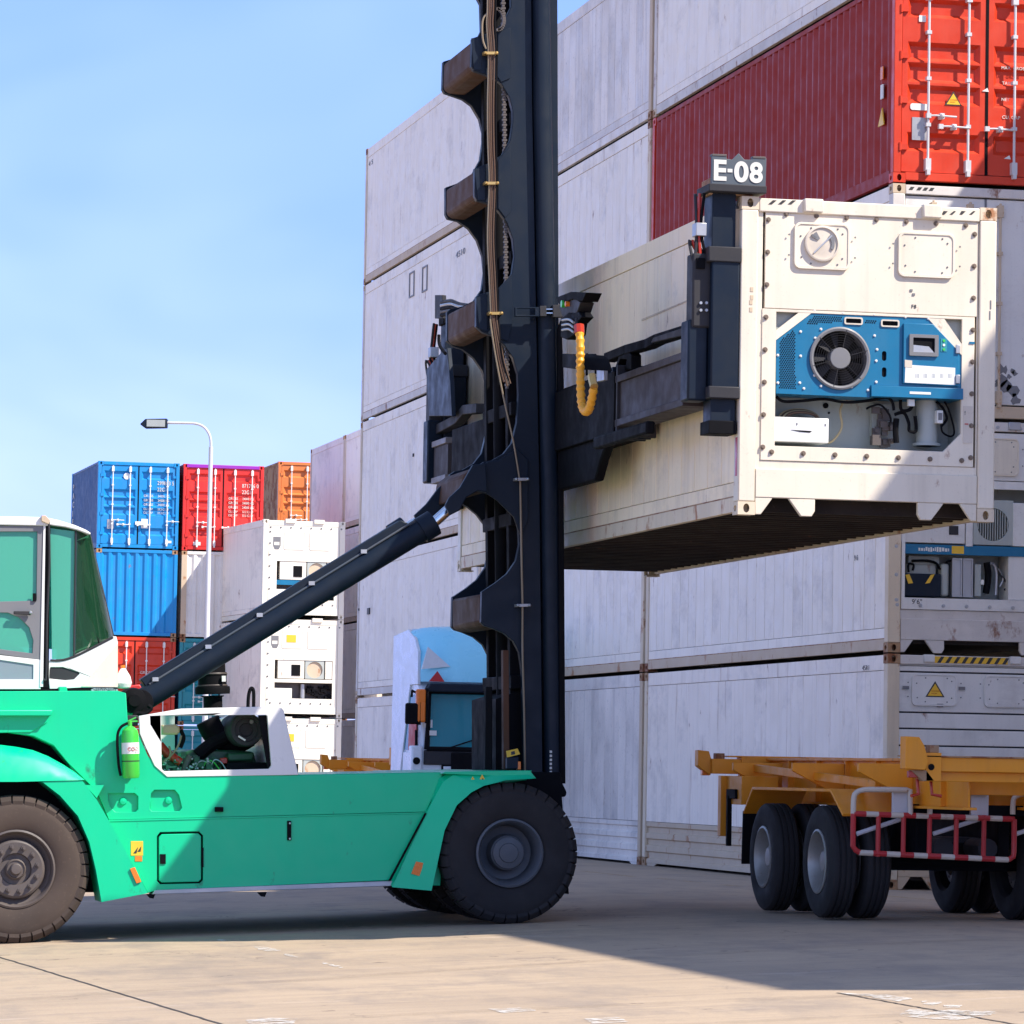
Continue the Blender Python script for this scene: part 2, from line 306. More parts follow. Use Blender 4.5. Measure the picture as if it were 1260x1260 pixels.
# ---------------------------------------------------------------- ground
def ground():
    xs = [-4000, -1200, -400, -150]+[-80+4*i for i in range(10)]+[-40+1.5*i for i in range(40)]+[22+6*i for i in range(10)]+[100, 200, 500, 1500, 4000]
    ys = [-400, -150, -90]+[-60+2*i for i in range(60)]+[62, 70, 90, 130, 200, 400, 1000, 3000, 7000]
    g = G(); nx = len(xs)
    for y in ys:
        for x in xs: g.v.append((x, y, gz(x)))
    for j in range(len(ys)-1):
        for i in range(nx-1): a = j*nx+i; g.f.append((a, a+1, a+1+nx, a+nx))
    m = bpy.data.materials.new('stained_concrete'); m.use_nodes = True; N = m.node_tree.nodes; L = m.node_tree.links; b = N['Principled BSDF']
    t = N.new('ShaderNodeTexCoord')
    def ns(sc, det, ms=(1,1,1), ro=.6):
        mm = N.new('ShaderNodeMapping'); mm.inputs['Scale'].default_value = ms; mm.inputs['Rotation'].default_value = (0,0,.06)
        q = N.new('ShaderNodeTexNoise'); q.inputs['Scale'].default_value = sc; q.inputs['Detail'].default_value = det; q.inputs['Roughness'].default_value = ro
        L.new(t.outputs['Object'], mm.inputs[0]); L.new(mm.outputs[0], q.inputs[0]); return q.outputs['Fac']
    def rg(s, a, z, k):
        r = N.new('ShaderNodeMapRange'); r.inputs[1].default_value = a; r.inputs[2].default_value = z; r.inputs[4].default_value = k; L.new(s, r.inputs[0]); return r.outputs[0]
    def mx(f, A, B):
        x = N.new('ShaderNodeMix'); x.data_type = 'RGBA'; L.new(f, x.inputs['Factor'])
        if isinstance(A, tuple): x.inputs['A'].default_value = A
        else: L.new(A, x.inputs['A'])
        x.inputs['B'].default_value = B; return x.outputs['Result']
    o = mx(rg(ns(.35, 5), .35, .7, .8), (.48,.365,.25,1), (.38,.29,.205,1))
    o = mx(rg(ns(1.3, 8, (1, .45, 1), .7), .48, .68, .75), o, (.27,.22,.18,1))
    o = mx(rg(ns(2.1, 6, (.35, 2.2, 1), .7), .55, .75, .5), o, (.24,.19,.16,1))       # tyre rubbed along the lane
    o = mx(rg(ns(.8, 9, (.6, 1.6, 1), .72), .60, .66, .45), o, (.58,.46,.36,1))
    o = mx(rg(ns(60, 3), .35, .7, .25), o, (.22,.18,.15,1))
    o = mx(rg(ns(1.0, 8, (.12, 3.2, 1), .66), .50, .70, .28), o, (.23,.18,.15,1))
    o = mx(rg(ns(1.0, 7, (.10, 5.5, 1), .7), .56, .66, .14), o, (.56,.44,.34,1))
    vo = N.new('ShaderNodeTexVoronoi'); vo.feature = 'DISTANCE_TO_EDGE'; vo.inputs['Scale'].default_value = .32
    wm = N.new('ShaderNodeVectorMath'); wm.operation = 'ADD'; w2 = N.new('ShaderNodeTexNoise'); w2.inputs['Scale'].default_value = 1.6; w2.inputs['Detail'].default_value = 8
    L.new(t.outputs['Object'], w2.inputs[0]); L.new(t.outputs['Object'], wm.inputs[0]); L.new(w2.outputs['Color'], wm.inputs[1]); L.new(wm.outputs[0], vo.inputs['Vector'])
    ck = N.new('ShaderNodeMapRange'); ck.inputs[1].default_value = .0; ck.inputs[2].default_value = .0045; ck.inputs[3].default_value = .75; ck.inputs[4].default_value = 0; L.new(vo.outputs['Distance'], ck.inputs[0])
    gate = N.new('ShaderNodeMath'); gate.operation = 'MULTIPLY'; L.new(ck.outputs[0], gate.inputs[0]); L.new(rg(ns(.5, 3), .52, .6, 1.), gate.inputs[1])
    o = mx(gate.outputs[0], o, (.13,.10,.085,1))
    o = mx(rg(ns(3.4, 4), .68, .72, .8), o, (.12,.095,.08,1))                           # oil spots
    L.new(o, b.inputs['Base Color']); b.inputs['Roughness'].default_value = .85; b.inputs['Specular IOR Level'].default_value = .3
    bp = N.new('ShaderNodeBump'); bp.inputs['Strength'].default_value = .35; bp.inputs['Distance'].default_value = .02; L.new(ns(9, 8, (1,1,1), .7), bp.inputs['Height']); L.new(bp.outputs[0], b.inputs['Normal'])
    return g.build('ground', m, kind='structure')
ground()
def strip(name, p, q, w, mat, k=24, h=.004, jit=0):
    p, q = Vector(p), Vector(q); d = (q-p).normalized(); nn = Vector((-d.y, d.x)); g = G()
    for i in range(k+1):
        c = p.lerp(q, i/k)
        if jit: c = c+nn*random.uniform(-jit, jit)
        for s in (-.5, .5): a = c+nn*w*s; g.v.append((a.x, a.y, gz(a.x)+h))
    for i in range(k): g.f.append((2*i, 2*i+1, 2*i+3, 2*i+2))
    return g.build(name, mat, kind='structure', smooth=0)
def g2(x, y): p = ghit(x, y); return (p.x, p.y)
for a, b, w in ((( -40, 1166), (330, 1278), .022), ((1030, 1222), (1330, 1275), .02)):
    A, B = Vector(g2(*a)), Vector(g2(*b)); strip('expansion_joint', A, B, w, 'joint', 60, jit=.006)
def mark(name, px, mat):
    g = G(); base = [ghit(x, y) for x, y in px]; c = sum(base, Vector())/len(base); n = len(base); pts = []
    for i in range(n):
        a, b = base[i], base[(i+1) % n]
        for k in range(6):
            p = a.lerp(b, k/6); d = (b-a); nn = Vector((-d.y, d.x, 0)).normalized(); p = p+nn*random.uniform(-.012, .012); pts.append((p.x, p.y, gz(p.x)+.004))
    g.v = pts+[(c.x, c.y, gz(c.x)+.004)]; m = len(pts); g.f = [(i, (i+1) % m, m) for i in range(m)]
    o = g.build(name, mat, smooth=0, kind='structure'); return o
for (pts, w) in (([(-20,-26),(-14,-24.2),(-9,-23.4),(-4,-24),(2,-26)], .28), ([(-20,-23.8),(-14,-22),(-9,-21.3),(-4,-21.9),(2,-24)], .26), ([(-16,-20),(-12,-17.6),(-6,-15.4),(-1,-14.8)], .3)):
    sp_ = smoothpath([(a, b, 0) for a, b in pts], 12); g = G()
    for i, c in enumerate(sp_):
        d = (sp_[min(i+1, len(sp_)-1)]-sp_[max(i-1, 0)]).normalized(); nn = Vector((-d.y, d.x, 0))
        for s in (-.5, .5): a = c+nn*w*s; g.v.append((a.x, a.y, gz(a.x)+.008))
    for i in range(len(sp_)-1): g.f.append((2*i, 2*i+1, 2*i+3, 2*i+2))
    g.build('tyre_mark', 'tyremark', kind='structure', smooth=0)
for q in ([(1030,1222),(1090,1224),(1124,1229),(1105,1233),(1070,1227)], [(1135,1232),(1158,1233),(1152,1238),(1137,1237)], [(1162,1237),(1184,1237),(1178,1241),(1162,1241)],
          [(1106,1250),(1120,1242),(1200,1246),(1226,1247),(1212,1251),(1180,1256),(1130,1253)], [(1165,1243),(1224,1245),(1220,1249),(1180,1248)],
          [(300,1256),(330,1253),(366,1254),(360,1260),(310,1262)], [(312,1165),(330,1166),(346,1170),(330,1171),(318,1169)], [(350,1174),(368,1177),(366,1179),(350,1176)], [(396,1184),(422,1190),(420,1192),(398,1187)],
          [(600,1242),(650,1240),(660,1244),(620,1247)], [(718,1254),(760,1252),(775,1258),(730,1260)], [(268,1156),(280,1157),(276,1159),(268,1158)]):
    mark('worn_road_marking', q, 'whiteline')
for a, b in (((716,1072),(780,1079)),((808,1081),(832,1083)),((838,1084),(860,1086)),((890,1089),(912,1091)),((1060,1100),(1150,1108))):
    strip('lane_line', g2(*a), g2(*b), .10, 'yellowline', 8, jit=.006)

# ---------------------------------------------------------------- shipping containers
Wc = 2.438
def casting_g(mirx, miry, top):
    # 0.16 x 0.178 x 0.118 steel block with oval openings in its end, side and top/bottom faces
    g = G(); w, d, h = .162, .178, .118
    g.prism('y', 0, .02, [(0,0),(w,0),(w,h),(0,h)], [circ(w*.5, h*.5, .030, 12, .042)])
    g.prism('x', 0, .02, [(.021,0),(d,0),(d,h),(.021,h)], [circ(d*.53, h*.5, .042, 12, .030)])
    g.box(.05, w-.03, d-.035, d-.03, .012, h-.012); g.box(.021, .05, .05, .055, 0, .002); g.box(.05, w, .0525, d, 0, .012); g.box(.05, w, .0525, d, h-.012, h); g.box(.021, w, .021, .05, 0, .012); g.box(.021, w, .021, .05, h-.012, h)
    g.box(w-.03, w, .021, .049, .013, h-.013); g.box(.021, .049, d-.03, d, .013, h-.013); g.box(.021,.05,.05,d-.031,0,.012); g.box(.021,.05,.05,d-.031,h-.012,h)
    return g
def castings(t, L, H, mat, far=True):
    for y in ((0, 1) if far else (0,)):
        for x in (0, 1):
            for z in (0, 1):
                rot = Matrix.Diagonal((-1 if x else 1, -1 if y else 1, 1, 1))
                cput('casting', lambda: casting_g(0,0,0), 'corner_casting', mat, t, (x*Wc, y*L, 0 if not z else H-.118), rot)
def bolts(t, pts, y, mat, r=.016, key=None, name='bolts'):
    def f():
        g = G()
        for x, z in pts: g.lathe((x, y, z), 'y', [(1e-3, -r*.9), (r*.5, -r*.9), (r*.55, -r*.42), (r, -r*.42), (r, 0)], 8, cap=False)
        return g
    return cput(key or ('bolts', tuple(pts), y, r), f, name, mat, t, kind='stuff')

def ribbed_leaf(w, h, z0, chans, dep=.055, border=.07):
    """door sheet: recessed horizontal channels with sloping upper and lower faces"""
    g = G(); x0, x1 = border, w-border
    g.prism('y', 0, .065, [(0,z0),(w,z0),(w,z0+h),(0,z0+h)], [[(x0,z0+border),(x1,z0+border),(x1,z0+h-border),(x0,z0+h-border)]])
    prof = [(z0+border, 0)]; sl = .05
    for a, b in chans: prof += [(a, 0), (a+sl, dep), (b-sl, dep), (b, 0)]
    prof.append((z0+h-border, 0))
    for i in range(len(prof)-1):
        (za, ya), (zb, yb) = prof[i], prof[i+1]
        if ya or yb:      # channel ends slope too
            ia, ib = (sl if ya else 0), (sl if yb else 0)
            g.quad((x0+ia, ya, za), (x1-ia, ya, za), (x1-ib, yb, zb), (x0+ib, yb, zb))
        else: g.quad((x0, 0, za), (x1, 0, za), (x1, 0, zb), (x0, 0, zb))
    for a, b in chans:
        for xa, s in ((x0, 1), (x1, -1)):
            g.quad((xa,0,a), (xa+s*sl,dep,a+sl), (xa+s*sl,dep,b-sl), (xa,0,b))
    return g
def lockrod(h, z0, cams=True):
    g = G(); g.tube([(0, -.055, z0), (0, -.055, z0+h)], .017, 8)
    for zz in (z0+.08, z0+h-.10): g.box(-.035,.035,-.085,-.0,zz-.075,zz+.075)
    for k in range(1, 4): zz = z0+h*k/4; g.box(-.03,.03,-.078,0,zz-.022,zz+.022)
    g.box(-.022,.022,-.10,-.02,z0-.05,z0+.02)
    return g
def handle_g(s=1):
    g = G(); g.tube([(0,-.075,0),(s*.09,-.085,.004),(s*.36,-.085,-.002)], .012, 8); g.box(s*.17-.028,s*.17+.028,-.10,-.0,-.035,.035); g.ball((s*.17,-.10,0), .03, 8); g.box(-.028,.028,-.09,-.03,-.03,.03)
    return g
def hinge_g():
    g = G(); g.box(-.02,.09,-.03,0,-.035,.035); g.tube([(-.01,-.03,-.05),(-.01,-.03,.05)], .018, 8); return g

def dry(name_label, Mw, L, H, mat, side, rail=None, end='doors', far=True, cat='container', group=None, texts=(), warn=False, casting='rusty', sidepitch=.278, rodm='steel'):
    t = thing('shipping_container', name_label, cat, Mw, group); rail = rail or mat
    for x in (0, Wc-.10): cput(('dpost', H, x), lambda: G().box(x,x+.10,0,.12,.119,H-.119), 'corner_post', mat, t, bevel=.008)
    for x in (0, Wc-.10): cput(('dpostf', H, x, L), lambda: G().box(x,x+.10,L-.12,L,.119,H-.119), 'corner_post', mat, t)
    castings(t, L, H, casting)
    for x in (0.01, Wc-.07):
        cput(('trail', H, L, x), lambda: G().box(x,x+.06,.18,L-.18,H-.075,H-.01), 'top_side_rail', side, t, bevel=.005)
        cput(('brail', H, L, x), lambda: G().box(x,x+.06,.18,L-.18,.02,.17), 'bottom_side_rail', side, t, bevel=.005)
    def corr():
        g = G(); y = .12; xs = (.052, .016); P = []; p = sidepitch; k = 0
        while y < L-.12-p*.9:
            P += [(y, xs[0]), (y+p*.26, xs[0]), (y+p*.5, xs[1]), (y+p*.76, xs[1])]; y += p
        P.append((L-.12, xs[0]))
        for x_, s in ((0, 1), (Wc, -1)):
            for i in range(len(P)-1):
                (ya, xa), (yb, xb) = P[i], P[i+1]
                g.quad((x_+s*xa,ya,.165),(x_+s*xb,yb,.165),(x_+s*xb,yb,H-.07),(x_+s*xa,ya,H-.07))
        return g
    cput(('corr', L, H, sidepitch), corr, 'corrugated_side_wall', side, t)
    cput(('roof', L, H), lambda: G().box(.05,Wc-.05,.1,L-.1,H-.03,H-.012), 'roof', side, t)
    cput(('floor', L), lambda: G().box(.05,Wc-.05,.1,L-.1,.1,.16), 'floor', 'underside', t)
    cput(('fend', L, H), lambda: G().box(.1,Wc-.1,L-.06,L-.03,.1,H-.1), 'end_wall', mat, t)
    if end == 'doors':
        hd, sl = H-.105, .13
        cput(('dhead', H), lambda: G().box(.165,Wc-.165,.01,.10,hd,H-.004), 'door_header', mat, t, bevel=.006)
        cput(('dsill', H), lambda: G().box(.165,Wc-.165,.01,.10,.03,sl), 'door_sill', mat, t, bevel=.006)
        hh = hd-sl-.02; z0 = sl+.01; lw = Wc/2-.115-.02
        def ch():
            u = hh/2.35; return [(z0+a*u, z0+b*u) for a, b in ((.26,.50),(.86,1.10),(1.13,1.38),(1.40,1.64),(1.95,2.19))]
        for k, x0 in ((0, .115), (1, Wc/2+.02)):
            d = cput(('leaf', H), lambda: ribbed_leaf(lw, hh, z0, ch()), 'door', mat, t, (x0, .035, 0))
            for fx in (.30, .78):
                cput(('rod', H), lambda: lockrod(hh-.02, z0+.01), 'lock_rod', rodm, d, (lw*fx if k == 0 else lw*(1.08-fx), 0, 0))
                cput(('hand', k), lambda: handle_g(1 if k == 0 or 1 else -1), 'handle', rodm, d, (lw*(fx if k == 0 else 1.08-fx)-(.0 if fx < .5 else .36), 0, z0+hh*(.30 if fx < .5 else .245)))
            for z in (.13, .38, .62, .87): cput('hinge', hinge_g, 'hinge', mat, t, ((.095 if k == 0 else Wc-.095), .03, z0+hh*z), None if k == 0 else Matrix.Diagonal((-1,1,1,1)))
        cput(('gask', H), lambda: G().box(Wc/2-.018,Wc/2+.018,.028,.05,z0,z0+hh), 'door_gasket', 'black', t)
    elif end == 'corrugated':
        cput(('ehead', H), lambda: G().box(.165,Wc-.165,.01,.10,H-.10,H-.004).box(.165,Wc-.165,.01,.10,.03,.13), 'end_frame', mat, t, bevel=.006)
        def ec():
            g = G(); p = .27; x = .10; P = []
            while x < Wc-.12-p*.9: P += [(x,.02),(x+p*.28,.02),(x+p*.5,.065),(x+p*.78,.065)]; x += p
            P.append((Wc-.10,.02))
            for i in range(len(P)-1):
                (xa, ya), (xb, yb) = P[i], P[i+1]; g.quad((xa,ya,.13),(xb,yb,.13),(xb,yb,H-.10),(xa,ya,H-.10))
            return g
        cput(('ecorr', H), ec, 'corrugated_end_wall', mat, t)
    for (s, size, x, z, m_) in texts: text(s, size, (x, -.004 if z > 3 else .030, z), m_, t, depth=.003)
    return t

def reefer_shell(lbl, Mw, L, H, mats, seam=.45, ribs=False, group=None, far=True, extra_floor=False, cat='reefer container', pieces=True, faint=False):
    """white insulated container; mats = (side, rail, post, casting, end)"""
    side, rail, post, cast, end = mats
    t = thing('reefer_container', lbl, cat, Mw, group)
    for x in (0, Wc-.16):
        for y in (0, L-.16): cput(('rpost', H, x, y), lambda: G().box(x,x+.16,y,y+.16,.119,H-.119), 'corner_post', post, t, bevel=.012)
    castings(t, L, H, cast)
    zb = .66 if ribs else .305
    for x, s in ((0, 1), (Wc, -1)):
        cput(('rtr', L, H, x), lambda: G().box(*sorted((x+s*.012, x+s*.08)),.18,L-.18,H-.20,H-.012), 'top_side_rail', side, t, bevel=.004)
        def br():
            g = G()
            if ribs:
                prof = [(.04,.02),(.10,.02),(.12,.05),(.20,.05),(.22,.018),(.30,.018),(.32,.05),(.39,.05),(.41,.018),(.48,.018),(.50,.05),(.57,.05),(.59,.02),(.655,.02)]
                for i in range(len(prof)-1):
                    (za, xa), (zc, xc) = prof[i], prof[i+1]; g.quad((x+s*xa,.17,za),(x+s*xa,L-.17,za),(x+s*xc,L-.17,zc),(x+s*xc,.17,zc))
                g.box(*sorted((x+s*.06, x+s*.09)),.17,L-.17,.05,.65)
            else:
                g.box(*sorted((x+s*.008, x+s*.07)),.17,L-.17,.03,.165)
            return g
        if not ribs: cput(('rls', L, x), lambda: G().box(*sorted((x+s*.016, x+s*.07)),.17,L-.17,.172,.30), 'lower_side_strip', side, t, bevel=.003)
        if not ribs: cput(('rrl', L, x), lambda: G().box(*sorted((x+s*.014, x+s*.07)),.17,L-.17,.158,.178), 'rusty_seam', 'rusty', t)
        cput(('rbr', L, x, ribs), br, 'bottom_side_rail', rail, t, bevel=0 if ribs else .004)
        if ribs:
            for e in (0, 1): cput(('foot', L, x, e), lambda: G().prism('x', *sorted((x+s*.03, x+s*.06)), [(.18,.05),(.83,.05),(.63,0),(.18,0)] if not e else [(L-.18,.05),(L-.83,.05),(L-.63,0),(L-.18,0)]), 'side_rail_shoe', rail, t)
    k = max(1, round((L-.32)/(seam or 99))); pw = (L-.32)/k
    if not seam or not pieces:
        cput(('rside1', L, H, ribs), lambda: G().box(.02,.06,.16,L-.16,zb,H-.205), 'side_wall', side, t)
    else:
        for i in range(k):
            cput(('rpan', L, H, ribs, k, faint), lambda: G().box(.018,.05,.006 if not faint else .0035,pw-(.006 if not faint else .0035),zb,H-.205), 'side_panel', side, t, (0, .16+i*pw, 0), bevel=.004 if not faint else .002)
        cput(('rback', L, H, ribs, 1), lambda: G().box(.028,.06,.16,L-.16,zb,H-.205), 'side_liner', 'dgrey' if not faint else 'grey', t)
    cput(('rsidef', L, H), lambda: G().box(Wc-.06,Wc-.02,.16,L-.16,.31,H-.205), 'side_wall', side, t)
    cput(('rroof', L, H), lambda: G().box(.05,Wc-.05,.1,L-.1,H-.04,H-.02), 'roof', side, t)
    if not extra_floor: cput(('rfloor', L), lambda: G().box(.075,Wc-.075,.1,L-.1,.12,.3), 'floor', 'underside', t)
    cput(('rfar', L, H), lambda: G().box(.16,Wc-.16,L-.08,L-.04,.1,H-.04).box(.16,Wc-.16,L-.10,L-.01,H-.15,H-.02), 'end_wall', end, t)
    return t
def sill_teeth(t, mat, key='a'):
    def f():
        g = G(); g.box(.165,Wc-.165,.005,.09,.16,.42)
        g.prism('y', .01, .05, [(.165,.159),(.33,.159),(.22,.005),(.165,.005)])
        g.prism('y', .01, .05, [(Wc-.165,.159),(Wc-.33,.159),(Wc-.22,.005),(Wc-.165,.005)])
        for c in (.60, Wc-.60): g.prism('y', .01, .06, [(c-.12,.159),(c+.13,.159),(c+.13,.05),(c+.10,.0),(c+.0,.0)] if c < 1.2 else [(c+.12,.159),(c-.13,.159),(c-.13,.05),(c-.10,.0),(c,.0)])
        return g
    return cput('sillteeth', f, 'bottom_end_sill', mat, t, bevel=.006)
def hatch(t, x, z, w, h, mat, key, vent=False, y=-.0):
    """flush access hatch with a rounded, raised rim"""
    o = cput(('hatch', key), lambda: G().prism('y', y-.012, y+.01, rrect(x,x+w,z,z+h,.06)).prism('y', y-.020, y-.012, rrect(x,x+w,z,z+h,.06), [rrect(x+.02,x+w-.02,z+.02,z+h-.02,.05)]), 'access_hatch', mat, t, bevel=.004)
    pts = [(x-.05,z+h*.28),(x-.05,z+h*.72),(x+w+.05,z+h*.28),(x+w+.05,z+h*.72),(x+.07,z+h*.25),(x+w-.07,z+h*.25),(x+w-.07,z+h*.78),(x+w*.3,z+.05),(x+w*.78,z+.05),(x+w*.3,z+h-.05),(x+w*.78,z+h-.05),(x+.06,z+h*.7)]
    bolts(t, pts, y-.012, 'grey', .009, key=('hb', key)); return o
# ---------------------------------------------------------------- the reefer container being lifted
TR, RZ = Matrix.Translation, lambda a: Matrix.Rotation(a, 4, 'Z')
HF = TR((-5.5101, -12.975, 3.7189))@RZ(.0062); HH = 2.896; HL = 12.19
def hp(px, py, y=0.0): p = fhit(HF, 1, y, px, py); return (p.x, p.z)
def hs(px, py, x=0.0): p = fhit(HF, 0, x, px, py); return (p.y, p.z)
ht = reefer_shell('cream reefer container with blue cooling unit hanging in the air from the lifting spreader', HF, HL, HH, ('creamside','creamrust','cream','creamrust','cream'), seam=.47, extra_floor=True)
# underside: floor and cross members
G().box(.08,Wc-.08,.18,HL-.18,.19,.30).build('floor', 'underside', ht)
for i in range(39):
    y = .35+i*(HL-.7)/38; cput('xmem', lambda: G().box(.075,Wc-.075,0,.06,.05,.188), 'cross_member', 'underside', ht, (0, y, 0))
sill_teeth(ht, 'cream')
G().box(.165,Wc-.165,.0,.10,HH-.135,HH-.01).build('top_end_rail', 'cream', ht, bevel=.01)
for px in (1000, 1146):
    x, _ = hp(px, 252); G().box(x-.09,x+.09,-.05,.06,HH-.125,HH+.0).build('lashing_lug', 'cream', ht, bevel=.012)
# hazard slashes on the header
for k, px in enumerate((951, 963, 975)):
    x, z = hp(px, 249, 0); G().prism('y', -.003, -.0005, [(x-.045,z-.02),(x-.01,z-.02),(x+.035,z+.02),(x,z+.02)]).build('hazard_slash', 'textdark', ht, smooth=0)
for k, px in enumerate((1163, 1173, 1185, 1197)):
    x, z = hp(px, 262, 0); G().prism('y', -.003, -.0005, [(x-.035,z-.015),(x-.01,z-.018),(x+.025,z+.016),(x-.015+.02*(k%2),z+.018)]).build('hazard_slash', 'textdark', ht, smooth=0)
# upper panel
xl, zt = hp(943, 262); xr, _ = hp(1204, 280); _, zm = hp(1070, 384)
G().box(xl,xr,.02,.06,zm,HH-.135).build('upper_panel', 'cream', ht, bevel=.004)
G().box(xl+.02,xr-.03,.061,.2,.42,HH-.14).build('end_wall', 'unitgrey', ht) if False else None
# frame round the opening
xo0, _ = hp(955, 470); xo1, _ = hp(1184, 470); _, zo0 = hp(1060, 552); _, zf0 = hp(1060, 570)
zo1 = zm
G().prism('y', .02, .06, [(xl-.02,zf0),(xr-.02,zf0),(xr-.02,zm-.004),(xl-.02,zm-.004)],
          [[(xo0,zo0),(xo1-.17,zo0),(xo1,zo0+.17),(xo1,zo1-.03),(xo0,zo1-.03)]]).build('bolted_frame', 'cream', ht, bevel=.004)
G().prism('y', .022, .05, [(xo0-.001,zo1-.29),(xo0+.33,zo1-.031),(xo0+.21,zo1-.031),(xo0-.001,zo1-.20)]).build('corner_gusset', 'cream', ht)
G().prism('y', .022, .05, [(xo1+.001,zo1-.36),(xo1+.001,zo1-.26),(xo1-.17,zo1-.031),(xo1-.33,zo1-.031)]).build('corner_gusset', 'cream', ht)
# inner recess
G().box(xo0-.08,xo1+.08,.46,.48,zo0-.05,zo1+.1).build('recess_back', 'unitgrey', ht)
G().box(xo0-.10,xo0-.02,.061,.46,zo0-.05,zo1+.1).box(xo1+.02,xo1+.10,.061,.46,zo0-.05,zo1+.1).box(xo0-.02,xo1+.02,.061,.46,zo0-.06,zo0-.02).box(xo0-.02,xo1+.02,.061,.46,zo1+.04,zo1+.1).build('recess_lining', 'unitgrey', ht)
G().box(.165,xl-.021,.03,.06,.42,HH-.135).box(xr+.001,Wc-.165,.03,.06,.42,HH-.135).box(xl-.02,xr,.03,.05,.42,zf0-.003).build('end_surround', 'cream', ht)
# bolts
bp_ = []
for k in range(8):
    a = hp(968, 263); b = hp(1189, 277); f = k/6.0
    if k < 7: bp_.append((a[0]+(b[0]-a[0])*f, a[1]+(b[1]-a[1])*f))
for y0, y1, xa, xb, nn in ((270, 550, 946, 939, 8), (288, 563, 1200, 1195, 8)):
    for k in range(nn):
        f = k/(nn-1); bp_.append(hp(xa+(xb-xa)*f, y0+(y1-y0)*f))
for k in range(7): bp_.append(hp(950+k*39, 556+k*1.75))
bolts(ht, bp_, .02, 'bolt', .024)
G().prism('y', .10, .12, [(xo0-.05,zo1-.5),(xo0+.36,zo1-.02),(xo0-.05,zo1-.02)]).build('corner_backing', 'unitgrey', ht); G().prism('y', .10, .12, [(xo1+.05,zo1-.5),(xo1+.05,zo1-.02),(xo1-.36,zo1-.02)]).build('corner_backing', 'unitgrey', ht)
# hatches
a = hp(977, 330); b = hp(1046, 276); hatch(ht, a[0], a[1], b[0]-a[0], b[1]-a[1], 'cream', 'h1', y=.012)
a = hp(1105, 340); b = hp(1175, 288); hatch(ht, a[0], a[1], b[0]-a[0], b[1]-a[1], 'cream', 'h2', y=.012)
c = hp(1011, 300); o = G().lathe((c[0],0,c[1]), 'y', [(.165,.0),(.165,-.03),(.155,-.034),(.145,-.034),(.144,-.02),(.10,-.02),(.02,-.03),(1e-3,-.03)], 40).build('vent_disc', 'signwhite', ht)
def sector(r0, r1, a0, a1):
    return [(c[0]+r*math.cos(R(a)), c[1]+r*math.sin(R(a))) for r, rng in ((r1, range(a0, a1+1, 6)), (r0, range(a1, a0-1, -6))) for a in rng]
for r0, r1, a0, a1 in ((.085,.115,-30,48), (.075,.13,140,146), (.05,.12,120,150)):
    G().prism('y', -.0345, -.021, sector(r0, r1, a0, a1)).build('vent_slot', 'grey', o)
G().prism('y', -.040, -.03, [(c[0]-.09,c[1]-.09),(c[0]-.08,c[1]-.095),(c[0]+.09,c[1]+.07),(c[0]+.08,c[1]+.08)]).build('vent_lever', 'steel', o)
for px, py in ((1122,357),(1125,362)): x, z = hp(px, py); G().box(x-.012,x+.012,.012,.02,z-.01,z+.01).build('stud', 'grey', ht)
text('F8', .05, (hp(1122, 379)[0], .018, hp(1122, 379)[1]), 'textdark', ht)
G().box(*[hp(1196,q)[0]-.02 for q in (421,)], hp(1196,421)[0]+.03, .012,.019, hp(1196,423)[1], hp(1196,423)[1]+.02).build('sticker', 'unitblue', ht)
# right stile data stickers
x, z = hp(1188, 545); G().box(x-.02,x+.07,.014,.0195,z-.0,z+.34).build('data_sticker', 'signwhite', ht)
text('!', .05, (x-.01, .012, z+.26), 'textdark', ht); G().box(x-.005,x+.03,.010,.0135,z+.17,z+.18).build('sticker_band', 'signred', ht)
# the blue cooling unit
yu = .03
U = lambda px, py: hp(px, py, yu)
octo = [U(*q) for q in ((955,417),(997,381),(1146,392),(1184,427),(1184,478),(1071,474),(1070,489),(955,484))]
fc = U(1033, 441); fr = .272
slots = []
for px, py in ((1050,395),(1095,398)): q = U(px, py); slots.append(rrect(q[0]-.075,q[0]+.075,q[1]-.022,q[1]+.022,.012))
for px, py in ((1088,438),(1088,458)): q = U(px, py); slots.append(rrect(q[0]-.022,q[0]+.022,q[1]-.045,q[1]+.045,.02))
G().prism('y', yu, yu+.02, octo, [circ(fc[0], fc[1], fr, 40)]+slots).build('unit_cover', 'unitblue', ht)
G().prism('y', yu+.02, .44, octo[:4]+[U(1184,492)]+[U(955,484)], [circ(fc[0], fc[1], fr+.01, 40)]).build('unit_body', 'unitblue', ht)
for i, (px, py) in enumerate(((1050,395),(1095,398))):
    q = U(px, py); G().prism('y', yu-.012, yu, rrect(q[0]-.088,q[0]+.088,q[1]-.034,q[1]+.034,.018), [rrect(q[0]-.074,q[0]+.074,q[1]-.021,q[1]+.021,.012)]).build('grip_frame', 'signwhite', ht)
    G().box(q[0]-.074,q[0]+.074,yu+.018,yu+.0195,q[1]-.02,q[1]+.02).build('grip_recess', 'black', ht)
for px, py in ((1088,438),(1088,458)): q = U(px, py); G().box(q[0]-.022,q[0]+.022,yu+.018,yu+.0195,q[1]-.045,q[1]+.045).build('slot_recess', 'black', ht)
